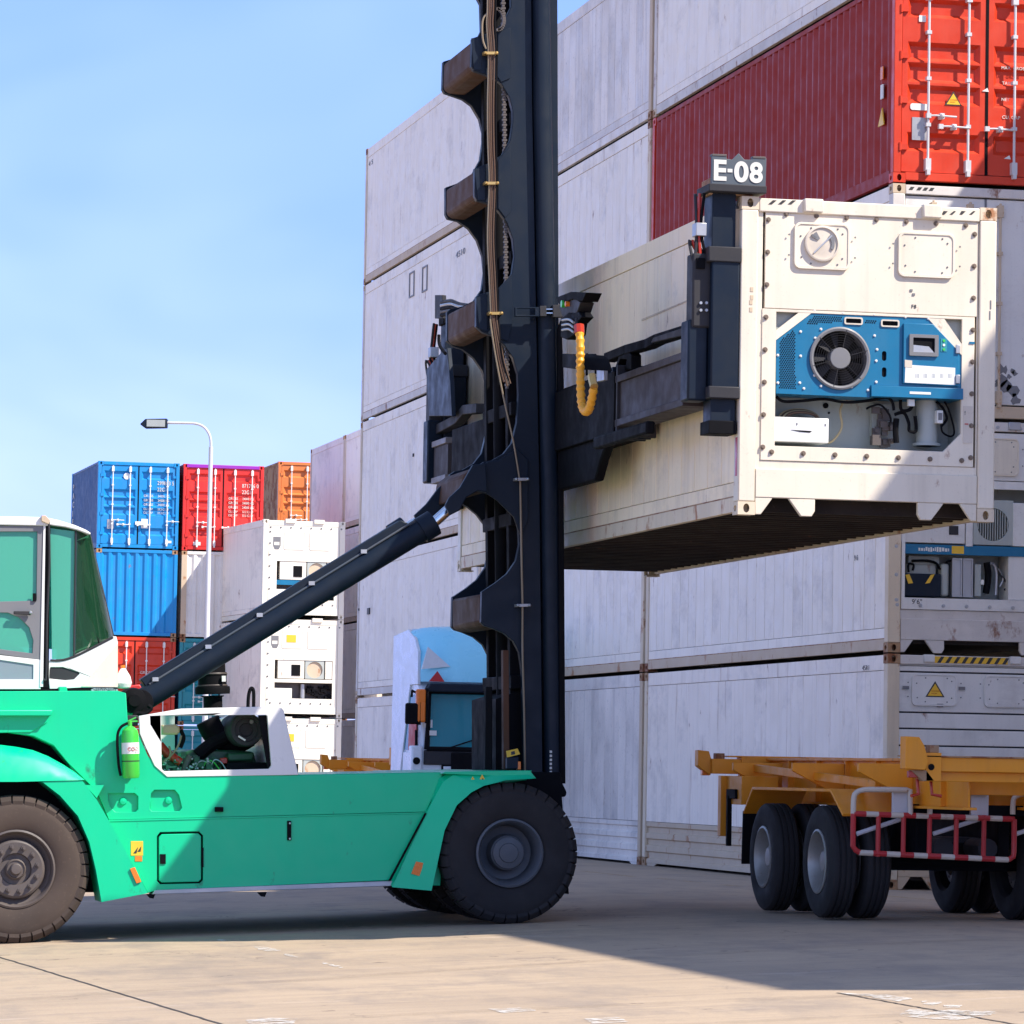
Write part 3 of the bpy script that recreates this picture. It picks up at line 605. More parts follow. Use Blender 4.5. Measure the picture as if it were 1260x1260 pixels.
# fan
G().lathe((fc[0],0,fc[1]), 'y', [(fr+.015,yu-.004),(fr+.015,yu-.022),(fr,yu-.028),(fr-.02,yu-.022),(fr-.022,yu+.03),(fr-.01,.2)], 48, cap=False).build('fan_ring', 'grey', ht)
G().lathe((fc[0],.22,fc[1]), 'y', [(fr,0),(1e-3,0)], 32, cap=False).build('fan_backplate', 'black', ht)
G().lathe((fc[0],0,fc[1]), 'y', [(.10,.16),(.10,yu-.02),(.092,yu-.03),(1e-3,yu-.032)], 32).build('fan_hub', 'grey', ht)
for k in range(9):
    a = 2*math.pi*k/9; g = G(); pts = []
    for (r, da, y) in ((.085,0,.13),(.26,.10,.15),(.26,.52,.07),(.085,.48,.06)):
        pts.append((fc[0]+r*math.cos(a+da), y, fc[1]+r*math.sin(a+da)))
    g.quad(*pts); g.quad(*[(p[0],p[1]+.006,p[2]) for p in reversed(pts)]); g.build('fan_blade', 'dgrey', ht)
g = G()
for r in [.10+.0215*i for i in range(8)]: g.tube([(fc[0]+r*math.cos(2*math.pi*i/36), yu-.024, fc[1]+r*math.sin(2*math.pi*i/36)) for i in range(37)], .0016, 4, cap=False)
for k in range(6): a = 2*math.pi*k/6+.3; g.tube([(fc[0]+.09*math.cos(a),yu-.026,fc[1]+.09*math.sin(a)),(fc[0]+fr*math.cos(a),yu-.026,fc[1]+fr*math.sin(a))], .003, 4)
g.build('fan_guard', 'dgrey', ht, kind='stuff')
# perforated grilles: rows of punched holes set in the cover
g = G()
def inside(x, z, poly):
    c_ = False; n_ = len(poly); j = n_-1
    for i in range(n_):
        if (poly[i][1] > z) != (poly[j][1] > z) and x < (poly[j][0]-poly[i][0])*(z-poly[i][1])/(poly[j][1]-poly[i][1])+poly[i][0]: c_ = not c_
        j = i
    return c_
for poly in ([U(959,420),(U(978,405)),U(979,480),U(958,479)], [U(990,400),U(1003,387),U(1036,389),U(1036,396)], [U(1064,393),U(1078,394),U(1078,399),U(1064,399)]):
    xs_ = [q[0] for q in poly]; zs_ = [q[1] for q in poly]; st = .021; z = min(zs_); k = 0
    while z < max(zs_):
        x = min(xs_)+(st/2 if k % 2 else 0)
        while x < max(xs_):
            if inside(x, z, poly): g.prism('y', yu-.002, yu-.0005, circ(x, z, .0075, 6))
            x += st
        z += st*.8; k += 1
g.build('perforation', 'black', ht, kind='stuff', smooth=0)
# control door
a, b = U(1110, 474), U(1180, 396)
cdoor = [U(1111,398), U(1147,399), U(1179,433), U(1179,476), U(1110,472)]
G().prism('y', yu-.028, yu-.001, cdoor).build('control_door', 'unitblue', ht, bevel=.005)
q0, q1 = U(1117,438), U(1153,413)
sc_ = G().prism('y', yu-.05, yu-.028, rrect(q0[0],q1[0],q0[1],q1[1],.01), [rrect(q0[0]+.035,q1[0]-.035,q0[1]+.035,q1[1]-.03,.008)]).build('display_bezel', 'grey', ht, bevel=.003)
G().box(q0[0]+.035,q1[0]-.035,yu-.032,yu-.029,q0[1]+.035,q1[1]-.03).build('display', 'black', sc_)
G().prism('y', yu-.040, yu-.032, [(q0[0]+.04,q0[1]+.036),(q1[0]-.04,q0[1]+.036),(q1[0]-.09,q0[1]+.09),(q0[0]+.04,q0[1]+.10)]).build('display_tray', 'steel', sc_)
x, z = U(1160, 425); G().box(x-.03,x+.03,yu-.032,yu-.028,z-.06,z+.06).build('status_label', 'teal', ht)
for k in range(3): G().lathe((x+.0,0,z-.04+k*.04), 'y', [(.012,yu-.038),(.012,yu-.032)], 10).build('status_lamp', 'label' if k % 2 else 'fegreen', ht)
G().prism('y', yu-.031, yu-.028, [U(1112,471),U(1174,474),U(1174,453),U(1113,449)]).build('instruction_label', 'label', ht)
G().prism('y', yu-.033, yu-.031, [U(1112,452),U(1121,453),U(1121,444),U(1112,443)]).build('instruction_label', 'signwhite', ht)
for k in range(5):
    x, z = U(1125+k*10, 456); text('|||', .045, (x, yu-.032, z-.06), 'greyblue', ht, depth=.0005)
for k in (0, 1): x, z = U(1177, 430+k*37); G().box(x-.02,x+.02,yu-.045,yu-.028,z-.04,z+.04).build('door_latch', 'steel', ht, bevel=.004)
a, b = U(1072, 475), U(1183, 492)
G().prism('y', yu-.03, yu+.1, [U(1071,474.5),U(1184,478.5),U(1184,492),U(1071,488)]).build('unit_lower_band', 'unitblue', ht, bevel=.004)
G().prism('y', yu-.033, yu-.030, [U(1118,485),U(1144,486),U(1144,483),U(1118,482)]).build('band_label', 'label', ht)
bolts(ht, [U(*q) for q in ((985,408),(985,438),(984,471),(1010,405),(1049,408),(1066,436),(1076,413),(1079,430),(1078,444),(1078,470),(1003,416),(1010,475),(1048,476),(1002,462),(957,437),(957,471),(1002,382),(1037,385),(1075,387),(1114,390),(1142,392),(1182,484),(1182,490),(1068,480),(989,478))], yu-.001, 'label', .013, key='ub')
# below the unit
Lw = lambda px, py, y=.3: hp(px, py, y)
a, b = Lw(951, 543, .08), Lw(1020, 515, .08)
wb = G().box(a[0],b[0],.08,.4,a[1],b[1]).build('storage_box', 'machwhite', ht, bevel=.008)
G().prism('y', .076, .0795, [(b[0]-.36,b[1]-.115),(b[0]-.16,b[1]-.12),(b[0]-.18,b[1]-.135),(b[0]-.28,b[1]-.13)]).build('finger_slot', 'black', wb)
for k in range(2): G().box(a[0]+.22+k*.27,a[0]+.23+k*.27,.076,.0795,b[1]-.07,b[1]-.05).build('rivet', 'grey', wb)
cx_, cz_ = Lw(984, 516, .3)
for k in range(4): G().tube([(cx_+(.19-.013*k)*math.cos(R(a_)), .32-.03*k, cz_+(.09-.01*k)*math.sin(R(a_))) for a_ in range(0, 190, 10)], .014, 8).build('power_cable_coil', 'hose' if k % 2 else 'tan', ht)
G().tube(smoothpath([(*[Lw(1040,494)[0]], .35, Lw(1040,494)[1]), (Lw(1035,505)[0], .33, Lw(1035,505)[1]), (Lw(1037,525)[0], .33, Lw(1037,525)[1]), (Lw(1028,540)[0], .33, Lw(1028,540)[1]), (Lw(1020,545)[0], .33, Lw(1020,545)[1])]), .011, 8).build('drain_hose', 'tan', ht)
def htube(name, pts, r, mat, y=.25):
    return G().tube(smoothpath([(hp(a_, b_, y)[0], y, hp(a_, b_, y)[1]) for a_, b_ in pts]), r, 8).build(name, mat, ht)
htube('wiring_loom', [(955,488),(965,494),(990,493),(1015,491),(1040,495),(1068,493),(1090,489),(1098,495),(1100,505)], .014, 'black', .12)
htube('wiring_loom', [(1066,503),(1072,500),(1082,498),(1090,504),(1096,515),(1094,525)], .010, 'black', .14)
htube('suction_pipe', [(1108,492),(1109,504),(1117,505),(1122,500),(1122,490)], .016, 'black', .16)
htube('suction_pipe', [(1101,510),(1112,508),(1118,520),(1119,530),(1127,530),(1126,512)], .016, 'black', .18)
htube('suction_pipe', [(1103,515),(1102,530),(1103,545)], .028, 'black', .18)
htube('sensor_cable', [(1162,494),(1168,506),(1174,530),(1170,537),(1160,532),(1158,522)], .009, 'black', .16)
htube('sensor_cable', [(1152,494),(1160,502),(1165,515),(1158,525)], .012, 'black', .18)
c0 = hp(1140, 549, .28); c1 = hp(1140, 492, .28)
G().lathe((c0[0],.28,0), 'z', [(.10,c0[1]),(.10,c1[1]+.05)], 28).lathe((c0[0],.28,0), 'z', [(.13,c0[1]-.0),(.13,c0[1]+.025)], 28).build('compressor', 'unitgrey', ht)
x, z = hp(1156, 513, .14); G().box(x-.03,x+.03,.12,.2,z-.06,z+.06).build('electrical_box', 'label', ht, bevel=.006)
G().box(x-.018,x+.018,.115,.1195,z-.03,z+.035).build('rating_plate', 'grey', ht)
g = G(); rr = random.Random(3)
for k in range(26):
    x, z = hp(1075+rr.random()*22, 505+rr.random()*42, .25); s = .012+rr.random()*.028; y = .18+rr.random()*.12; g.box(x-s,x+s,y,y+s,z-s*rr.uniform(.5,1.6),z+s)
g.build('valve_cluster', 'rimgrey', ht, kind='stuff')
x, z = hp(1085, 520, .35); G().box(x-.09,x+.09,.36,.44,z-.17,z+.17).build('valve_plate', 'unitgrey', ht)
for px, py, r_ in ((1016,499,.026),(1020,508,.01),(998,508,.01)): x, z = hp(px, py, .45); G().lathe((x,.445,z), 'y', [(r_,0),(r_,.014)], 12).build('plug', 'black', ht)
x, z = hp(1120, 496, .1); G().box(x-.03,x+.03,.06,.1,z-.03,z+.03).build('sight_glass', 'label', ht)
# side details: scratch lines, rub marks on the post
for px, py in ((925,356),(925,366),(924,372),(924,381)): x, z = hp(px, py); G().box(x-.014,x+.014,-.004,.001,z-.02,z+.02).build('post_plate', 'rail', ht)
for px, py in ((1219,375),(1218,388)): x, z = hp(px, py); G().box(x-.006,x+.006,-.004,.001,z-.04,z+.04).build('post_plate', 'grey', ht)
y0, z0 = hs(908, 585); G().box(-.004,-.0005+.001,y0+.03,y0+.09,z0-.0,z0+.35).build('paint_scrape', 'lampred', ht)
y1, z1 = hs(848, 369); y2, z2 = hs(788, 395); G().prism('x', .012, .0175, [(y1,z1),(y2,z2),(y2,z2+.02),(y1,z1+.012)]).build('panel_scratch', 'rail', ht)

# ---------------------------------------------------------------- container blocks
DZ = .018
LIFT = [0]
def stackpos(x, y, tiers, ang=0):
    z = 0; out = []
    for h in tiers: out.append(TR((x, y, z))@RZ(ang)); z += h+DZ
    return out
w1 = ('white','rail','creamrust','rusty','whiteend'); w2 = ('whitepink','rail','creamrust','rusty','whiteend'); w3 = ('grimy','grimy','rail','rusty','whiteend'); w4 = ('white','whiterail','whiterail','rail','whiteend')
GR = 'white containers stacked in the long block'
# column nearest the camera
H = 2.896
f = stackpos(0, 0, [H,H,H,2.591,H])
c1 = reefer_shell('white reefer container with yellow warning triangle at ground level of the near stack', f[0], 12.19, H, w2, seam=.6, faint=True, ribs=True, group=GR)
c2 = reefer_shell('white reefer container with a blue band across its open machinery bay, above the yellow-triangle one', f[1], 12.19, H, w1, group=GR)
c3 = reefer_shell('pale blue container with peeling locking-bar doors, directly under the red container', f[2], 12.19, H, w4, seam=.6, faint=True, group=GR)
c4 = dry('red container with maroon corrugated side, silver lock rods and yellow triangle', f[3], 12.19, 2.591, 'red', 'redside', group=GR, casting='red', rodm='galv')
c5 = reefer_shell('smooth pale container on top of the red container', f[4], 12.19, H, w4, seam=.6, faint=True, group=GR)
col2 = stackpos(-.02, 12.25, [H,H,H,2.591,2.591])
lb = ['ribbed-bottom white container on the ground behind the front wheel with a blue-grey stain', 'panelled white container just below the raised container, second tier of the middle stack', 'panelled white container behind the raised container, third tier of the middle stack', 'panelled white container right of the lifting mast beside the red container', 'grimy grey-white panelled container at the top right of the lifting mast']
reefer_shell(lb[0], col2[0], 12.19, H, w3, seam=.45, ribs=True, group=GR)
reefer_shell(lb[1], col2[1], 12.19, H, w1, group=GR); reefer_shell(lb[2], col2[2], 12.19, H, w1, group=GR)
reefer_shell(lb[3], col2[3], 12.19, 2.591, w1, group=GR); reefer_shell(lb[4], col2[4], 12.19, 2.591, w3, group=GR)
hl = 2.852
for i, w in enumerate((w2, w4, w1, w4, w1)):
    reefer_shell(('white container on the ground behind the truck cab', 'white container above the truck cab and behind the lowest mast tooth', 'white container behind the far arm of the spreader', 'white container with a rusty lower rail behind the mast at mid height', 'white container at the top of the stack directly left of the mast')[i], stackpos(0, 24.5, [hl]*5)[i], 12.19, hl, w, seam=.45 if i == 2 else .6, faint=i != 2, group=GR)
def wp(t, px, py, y=0.): p = fhit(WORLD[t.name], 1, y, px, py); return (p.x, p.z)
# --- end of the ground-level container: horizontally panelled, hatches, triangle
t = c1; P = lambda a, b, y=0.: wp(t, a, b, y)
zs = [.30, P(1100,917)[1], P(1100,896)[1], P(1100,876)[1], P(1100,826)[1], P(1100,818)[1], 2.896-.13]
for a, b in zip(zs, zs[1:]): G().box(.162,Wc-.162,.03,.06,a+.010,b-.010).build('end_plank', 'whiteend', t, bevel=.006)
G().box(.165,Wc-.165,.05,.09,.28,2.76).build('end_liner', 'dgrey', t)
G().box(.165,Wc-.165,.0,.10,2.896-.125,2.896-.01).build('top_end_rail', 'whiterail', t, bevel=.008)
sill_teeth(t, 'rail')
for px in (1143, 1249): x, _ = P(px, 807); G().box(x-.07,x+.07,-.03,.05,2.80,2.895).build('lashing_lug', 'whiteend', t, bevel=.01)
xa, z0 = P(1150, 812); xb, z1 = P(1240, 804)
G().box(xa,xb,-.006,-.001,2.795,2.875).build('hazard_strip', 'stickyellow', t)
for k in range(9):
    x = xa+.03+k*(xb-xa)/9; G().prism('y', -.0085, -.0065, [(x,2.796),(x+.045,2.796),(x+.095,2.874),(x+.05,2.874)]).build('hazard_slash', 'textdark', t, smooth=0)
a, b = P(1122, 868), P(1178, 830); hatch(t, a[0], a[1], b[0]-a[0], b[1]-a[1], 'whiteend', 'h3', y=.018)
a, b = P(1211, 870), P(1266, 832); hatch(t, a[0], a[1], b[0]-a[0], b[1]-a[1], 'whiteend', 'h4', y=.018)
def triangle(t, px, py, s, y):
    x, z = wp(t, px, py, y); h = s*.87
    o = G().prism('y', y-.003, y, [(x-s*.56,z-h*.40),(x+s*.56,z-h*.40),(x,z+h*.62)]).build('warning_triangle', 'textdark', t, smooth=0)
    G().prism('y', y-.005, y-.003, [(x-s*.44,z-h*.33),(x+s*.44,z-h*.33),(x,z+h*.46)]).build('triangle_face', 'stickyellow', o, smooth=0)
    for k in (0, 1): text('DANGER' if k == 0 else 'HIGH', s*.13, (x-s*.22, y-.0055, z-h*(.06+.16*k)), 'lampred', o, depth=.0005)
triangle(t, 1150.5, 850, .22, .004)
for px, py in ((1115,846),(1184,847),(1157,868)): x, z = P(px, py); G().box(x-.04,x+.04,.005,.02,z-.02,z+.02).build('hatch_clip', 'grey', t)
# --- second tier: open machinery bay
t = c2; P = lambda a, b, y=0.: wp(t, a, b, y)
sill_teeth(t, 'whiterail')
x0 = P(1114, 700)[0]; x1 = Wc-.3; zb0 = P(1114, 735)[1]; zt0 = 2.05; zr = P(1101, 749)[1]
G().prism('y', .01, .06, [(.17,zr),(Wc-.17,zr),(Wc-.17,zt0+.10),(.17,zt0+.10)], [[(x0,zb0),(x1,zb0),(x1,zt0),(x0,zt0)]]).build('bolted_frame', 'whiteend', t, bevel=.004)
G().box(.165,Wc-.165,.02,.06,zt0+.11,2.75).build('upper_panel', 'whiteend', t, bevel=.004)
G().box(.165,Wc-.165,.03,.07,.42,zr-.005).build('end_surround', 'whiterail', t)
G().box(.165,Wc-.165,.0,.10,2.77,2.886).build('top_end_rail', 'whiterail', t, bevel=.008)
G().box(.2,Wc-.2,.5,.55,.6,2.2).box(.2,x0-.02,.061,.5,.6,2.2).box(x1+.02,Wc-.2,.061,.5,.6,2.2).box(x0-.02,x1+.02,.061,.5,zb0-.06,zb0-.01).build('recess_back', 'unitgrey', t)
bolts(t, [P(1104+k*28.5, 744+k*.8, 0) for k in range(6)]+[P(1103, q, 0) for q in (672,707,738)]+[P(1100,600,0),P(1228,526,0),P(1256,528,0)], .01, 'steel', .024)
z1, z0 = P(1120, 669)[1], P(1120, 681)[1]
G().box(x0,x1,.03,.08,z0,z1).build('blue_band', 'unitblue', t, bevel=.003)
text('Carrier', .10, (P(1132, 679)[0], .028, z0+.025), 'textwhite', t) if False else None
text('Thermo', .085, (P(1132, 679)[0], .027, z0+.025), 'textwhite', t, sx=1.25) if False else None
g = G(); rr = random.Random(5); x = P(1131, 676)[0]
while x < P(1169, 676)[0]: w = rr.uniform(.012,.03); g.box(x,x+w,.027,.0295,z0+.03+rr.uniform(0,.012),z1-.03-rr.uniform(0,.02)); x += w+.009
g.build('worn_lettering', 'textwhite', t)
a, b = P(1172, 681), P(1187, 672); G().box(a[0],b[0],.026,.0295,a[1],b[1]).build('orange_label', 'stickyellow', t)
a, b = P(1200, 670, .04), P(1243, 621, .04); cx, cz = (a[0]+b[0])/2, (a[1]+b[1])/2
G().prism('y', .03, .12, [(a[0]-.03,a[1]),(b[0]+.04,a[1]),(b[0]+.04,b[1]+.05),(a[0]-.03,b[1]+.05)], [circ(cx, cz, .205, 32)]).build('condenser_cover', 'unitgrey', t)
G().lathe((cx,.14,cz), 'y', [(.21,0),(1e-3,0)], 24, cap=False).build('condenser_core', 'dgrey', t)
for k in range(13): x = cx-.19+k*.0317; hgt = math.sqrt(max(.001, .2**2-(x-cx)**2)); G().box(x-.005,x+.005,.032,.06,cz-hgt,cz+hgt).build('grille_bar', 'unitgrey', t)
a, b = P(1150, 668), P(1188, 650); G().box(a[0]-.5,b[0]-.0,.02,.12,a[1],b[1]+.3).build('control_box', 'whiteend', t, bevel=.005)
x, z = P(1174, 653); G().box(x-.06,x+.06,.012,.02,z-.05,z+.06).build('control_window', 'dgrey', t)
a, b = P(1189, 672), P(1198, 620); G().box(a[0],b[0],.02,.12,a[1],b[1]).build('cover_strip', 'whiteend', t)
a, b = P(1247, 672), P(1290, 620); G().box(a[0],b[0],.02,.12,a[1],b[1]).build('side_cover', 'whiteend', t, bevel=.005)
a, b = P(1115, 733), P(1161, 706); G().box(a[0],b[0],.10,.4,a[1],b[1]).build('battery_box', 'navy', t, bevel=.01)
a, b = P(1122, 706), P(1158, 694); G().box(a[0],b[0],.22,.4,a[1],b[1]).build('cover_plate', 'unitgrey', t)
a, b = P(1124, 693), P(1162, 684); G().box(a[0],b[0],.2,.4,a[1],b[1]).build('cover_plate', 'unitgrey', t)
for px, r_ in ((1121, .25), (1147, -.3)):
    x, z = P(px, 712); G().prism('y', .085, .092, [(x-.03+r_*.1,z-.06),(x+.03+r_*.1,z-.05),(x+.03-r_*.1,z+.06),(x-.02-r_*.1,z+.05)]).build('yellow_tag', 'stickyellow', t)
def ct(name, pts, r, mat, y=.16): return G().tube(smoothpath([(P(a_, b_, y)[0], y, P(a_, b_, y)[1]) for a_, b_ in pts]), r, 8).build(name, mat, t)
ct('cable', [(1122,690),(1140,690),(1152,693),(1157,700),(1165,692),(1172,690)], .016, 'black')
ct('cable', [(1118,704),(1118,694),(1124,695),(1123,702)], .014, 'black')
ct('pipe', [(1214,692),(1216,710),(1213,730)], .045, 'black')
ct('pipe', [(1214,695),(1222,694),(1226,706),(1225,732)], .02, 'steel')
ct('pipe', [(1222,694),(1232,708),(1240,720),(1236,726)], .014, 'dgrey')
ct('pipe', [(1228,700),(1234,712),(1230,722)], .012, 'steel')
a, b = P(1162, 733), P(1172, 693); G().box(a[0],b[0],.12,.3,a[1],b[1]).build('filter_housing', 'unitgrey', t, bevel=.03)
a, b = P(1174, 734), P(1200, 687); m_ = (a[0]+b[0])/2
for xa, xb in ((a[0], m_-.005), (m_+.005, b[0])): G().prism('y', .08, .12, [(xa,a[1]),(xb,a[1]),(xb,b[1]),(xa,b[1])], [[(xa+.015,a[1]+.02),(xb-.015,a[1]+.02),(xb-.015,b[1]-.02),(xa+.015,b[1]-.02)]]).box(xa+.01,xb-.01,.10,.3,a[1]+.01,b[1]-.01).build('air_filter_panel', 'steel', t)
a, b = P(1203, 733), P(1211, 694); G().box(a[0],b[0],.12,.3,a[1],b[1]).build('bracket', 'unitgrey', t)
x, z = P(1212, 716); G().box(x-.02,x+.02,.10,.12,z-.03,z+.03).build('tag', 'label', t)
a, b = P(1242, 738), P(1290, 684); G().box(a[0],b[0],.05,.4,a[1],b[1]).build('lower_cover', 'whiteend', t, bevel=.005)
text('9\'6"', .085, (P(1122, 743)[0], .009, P(1122, 743)[1]), 'textdark', t)
a, b = P(1212, 585), P(1254, 540); hatch(t, a[0], a[1], b[0]-a[0], b[1]-a[1], 'cream', 'h5', y=.012)
x, _ = P(1248, 521); G().box(x-.08,x+.08,-.03,.05,2.79,2.89).build('lashing_lug', 'steel', t, bevel=.01)
# --- third tier: smooth double doors with lock rods
t = c3
G().box(.165,Wc-.165,.0,.10,2.77,2.886).build('door_header', 'whiterail', t, bevel=.008); G().box(.165,Wc-.165,.0,.10,.02,.17).build('door_sill', 'rail', t, bevel=.008)
for k, xo in ((0, .17), (1, Wc/2+.01)):
    d = G().box(xo,xo+Wc/2-.18,.035,.09,.19,2.755).build('door', 'whiteend', t, bevel=.01)
    for fx in (.34, .80) if k == 0 else (.16, .64):
        o = put(CACHE.setdefault('rodw', lockrod(2.5, .2).mesh('lock_rod')), 'lock_rod', 'rail', d, WORLD[t.name]@TR((xo+fx*1.04, .035, 0)))
    for z in (.4, 1.0, 1.7, 2.4): cput('hinge', hinge_g, 'hinge', 'rail', t, ((.15 if k == 0 else Wc-.15), .03, z), None if k == 0 else Matrix.Diagonal((-1,1,1,1)))
G().box(Wc/2-.012,Wc/2+.012,.03,.05,.2,2.75).build('door_gasket', 'grey', t)
text('SEAL', .06, (.5,-.002,2.80), 'textdark', t) if False else None
for k, x in enumerate((.20,.30,.38,.46)): G().prism('y', -.002, .0005, [(x,2.82),(x+.05,2.82),(x+.08,2.86),(x+.03,2.86)]).build('hazard_slash', 'textdark', t, smooth=0)
g = G(); rr = random.Random(11)
for k in range(9):
    x, z = wp(t, 1226+rr.random()*26, 452+rr.random()*40, .03); n_ = 9; r0 = rr.uniform(.03,.11)
    g.prism('y', .0325, .0345, [(x+r0*rr.uniform(.4,1.2)*math.cos(2*math.pi*i/n_), z+r0*rr.uniform(.3,1.)*math.sin(2*math.pi*i/n_)) for i in range(n_)])
g.build('peeled_patch', 'grey', t, kind='stuff', smooth=0)
# --- red door lettering and plates
t = c4
def ptxt(s_, px, py, size, y=.028, mat='textwhite', sx=1.): x, z = wp(t, px, py, y); text(s_, size, (x, y, z), mat, t, sx=sx)
ptxt('MAX  GROSS', 1232, 85, .055); ptxt('TARE', 1233, 104, .055); ptxt('NET', 1232, 124, .055); ptxt('CU. CAP', 1233, 146, .06)
a, b = wp(t, 1122, 172, .03), wp(t, 1141, 145, .03); G().box(a[0],b[0],.026,.036,a[1],b[1]).build('data_plate', 'steel', t)
a, b = wp(t, 1120, 135, .03), wp(t, 1142, 128, .03); G().prism('y', .026, .034, rrect(a[0],b[0],a[1],b[1],.03)).build('white_label', 'label', t)
x, z = wp(t, 1135, 23, .03); G().box(x-.045,x+.045,.022,.034,z-.04,z+.04).build('white_label', 'label', t)
triangle(t, 1173, 123, .20, .030)
for px, py in ((1212,111),(1239,194),(1247,214)): x, z = wp(t, px, py, .03); G().prism('y', .024, .034, [(x-.04,z-.015),(x+.05,z-.02),(x+.03,z+.03)]).build('sticker', 'label' if py < 200 else 'stickyellow', t, smooth=0)
for (px, py, hgt, mm) in ((1085,90,.16,'reflector'),(1085,113,.18,'label')): p = fhit(WORLD[t.name], 0, 0, px, py); G().box(-.003,.012,p.y-.05,p.y+.05,p.z-hgt/2,p.z+hgt/2).build('side_label', mm, t)
p = fhit(WORLD[t.name], 0, 0, 1084, 145); G().prism('x', -.003, .012, [(p.y-.12,p.z-.1),(p.y+.12,p.z-.1),(p.y-.04,p.z+.12)]).build('side_triangle', 'stickyellow', t, smooth=0)

# odd marks on the long wall
def wall(px, py, c_=None): return hit(0, 0, px, py)
def mark_on(t, px, py, w, h, mat, name='scuff', d=.004):
    Mi = WORLD[t.name].inverted(); p = Mi@hit(0, WORLD[t.name].translation.x, px, py); G().box(-d,.0175,p.y-w/2,p.y+w/2,p.z-h/2,p.z+h/2).build(name, mat, t)
third = [o for o in COL.objects if o.name.startswith('reefer_container')][-5:]
def frame_on(t, px, py, w, h, mat='grey'):
    Mi = WORLD[t.name].inverted(); p = Mi@hit(0, WORLD[t.name].translation.x, px, py)
    G().prism('x', .0, .0195, [(p.y-w/2,p.z-h/2),(p.y+w/2,p.z-h/2),(p.y+w/2,p.z+h/2),(p.y-w/2,p.z+h/2)], [[(p.y-w/2+.05,p.z-h/2+.03),(p.y+w/2-.05,p.z-h/2+.03),(p.y+w/2-.05,p.z+h/2-.03),(p.y-w/2+.05,p.z+h/2-.03)]]).build('painted_frame', mat, t, smooth=0)
frame_on(third[3], 506, 350, .5, .50); frame_on(third[3], 522, 343, .5, .50)
mark_on(third[1], 453, 752, .25, .13, 'textdark'); mark_on(third[1], 441, 750, .06, .05, 'textdark'); mark_on(third[2], 508, 560, .08, .06, 'textdark')

# ---------------------------------------------------------------- blocks further back
def place(px, py, D): d = ray(px, py); return CAM+d*D
def bgreefer(lbl, Mw, L, H, group, band, extra):
    t = reefer_shell(lbl, Mw, L, H, ('white','farwhite','farwhite','farwhite','farwhite'), seam=0, group=group)
    k = H/2.896
    def f():
        g = G(); g.prism('y', .01, .06, [(.17,.2),(Wc-.17,.2),(Wc-.17,H-.04),(.17,H-.04)], [[(.42,.55*k),(Wc-.3,.55*k),(Wc-.3,1.68*k),(.42,1.68*k)]])
        g.box(.17,Wc-.17,.0,.05,H-.16,H-.02); g.box(.17,Wc-.17,.0,.05,.10,.30); return g
    cput(('bgf', H), f, 'end_frame', 'farwhite', t)
    cput(('bgback', H), lambda: G().box(.4,Wc-.25,.3,.35,.5*k,1.75*k), 'recess_back', 'rimgrey', t)
    for x in (.8, 1.65): cput(('bglug', H), lambda: G().box(-.15,.15,-.05,.05,H-.08,H+.03), 'lashing_lug', 'farwhite', t, (x, 0, 0))
    for x in (.62, 1.38): cput('bghatch', lambda: G().prism('y', -.004, .01, rrect(0,.62,0,.55,.05), [rrect(.02,.6,.02,.53,.04)]).box(.03,.59,.0,.01,.03,.52), 'access_hatch', 'farwhite', t, (x, 0, 2.02*k))
    cput('bgctrl', lambda: G().box(0,.78,.03,.2,0,.52), 'control_box', 'farwhite', t, (.52, 0, 1.14*k))
    cput('bgdisp', lambda: G().box(0,.26,.015,.029,0,.32), 'display', 'black', t, (.92, 0, 1.22*k))
    cput('bggrill', lambda: G().prism('y', .03, .1, rrect(0,.56,0,.52,.02), [circ(.28,.26,.235,24)]), 'condenser_cover', 'unitgrey', t, (1.33, 0, 1.14*k))
    cput('bggrill2', lambda: G().lathe((.28,.07,.26), 'y', [(.24,0),(1e-3,0)], 20, cap=False), 'condenser_core', 'rail', t, (1.33, 0, 1.14*k))
    cput('bgbox2', lambda: G().box(0,.2,.03,.2,0,.52), 'side_cover', 'farwhite', t, (1.93, 0, 1.14*k))
    if band: G().box(.42,Wc-.3,.02,.1,.98*k,1.12*k).build('blue_band', 'unitblue', t)
    else: G().box(.42,Wc-.3,.02,.1,1.02*k,1.12*k).build('lower_band', 'farwhite', t)
    G().box(.43,.95,.05,.25,.56*k,.85*k).build('storage_box', 'farwhite', t)
    G().lathe((1.3,.2,0), 'z', [(.07,.56*k),(.07,.98*k)], 14).build('compressor', 'steel', t)
    g = G(); rr = random.Random(len(lbl))
    for i in range(34): x = rr.uniform(1.4, 2.1); z = rr.uniform(.58, .92)*k; s_ = rr.uniform(.02,.07); g.box(x-s_,x+s_,.12,.25,z-s_*.6,z+s_*.6)
    g.build('pipework', 'black', t, kind='stuff')
    pts = [(.22+.30*i, H-.22) for i in range(8)]+[(.21, .5+.33*i) for i in range(7)]+[(.3+.3*i, .40) for i in range(7)]
    bolts(t, pts, .009, 'grey', .026, key=('bgb', H))
    if extra: x, w_ = extra; G().box(x,x+.28,-.008,-.0045,2.2*k,2.42*k).build('yellow_sticker', 'stickyellow', t)
    cput('bglogo', lambda: G().prism('y', 0, .006, [(0,.36),(.22,.36),(.22,.1),(.17,0),(.05,0),(0,.1)], [[(.03,.22),(.19,.22),(.19,.12),(.03,.12)]]), 'badge', 'grey', t, (.3, .003, 2.02*k))
    return t
hb = 2.83
pr = place(318, 950, 121.0)
Bz = TR((pr.x, pr.y, 0))@RZ(R(4.6))
G3 = 'ivory reefer containers stacked behind the lift cylinders'
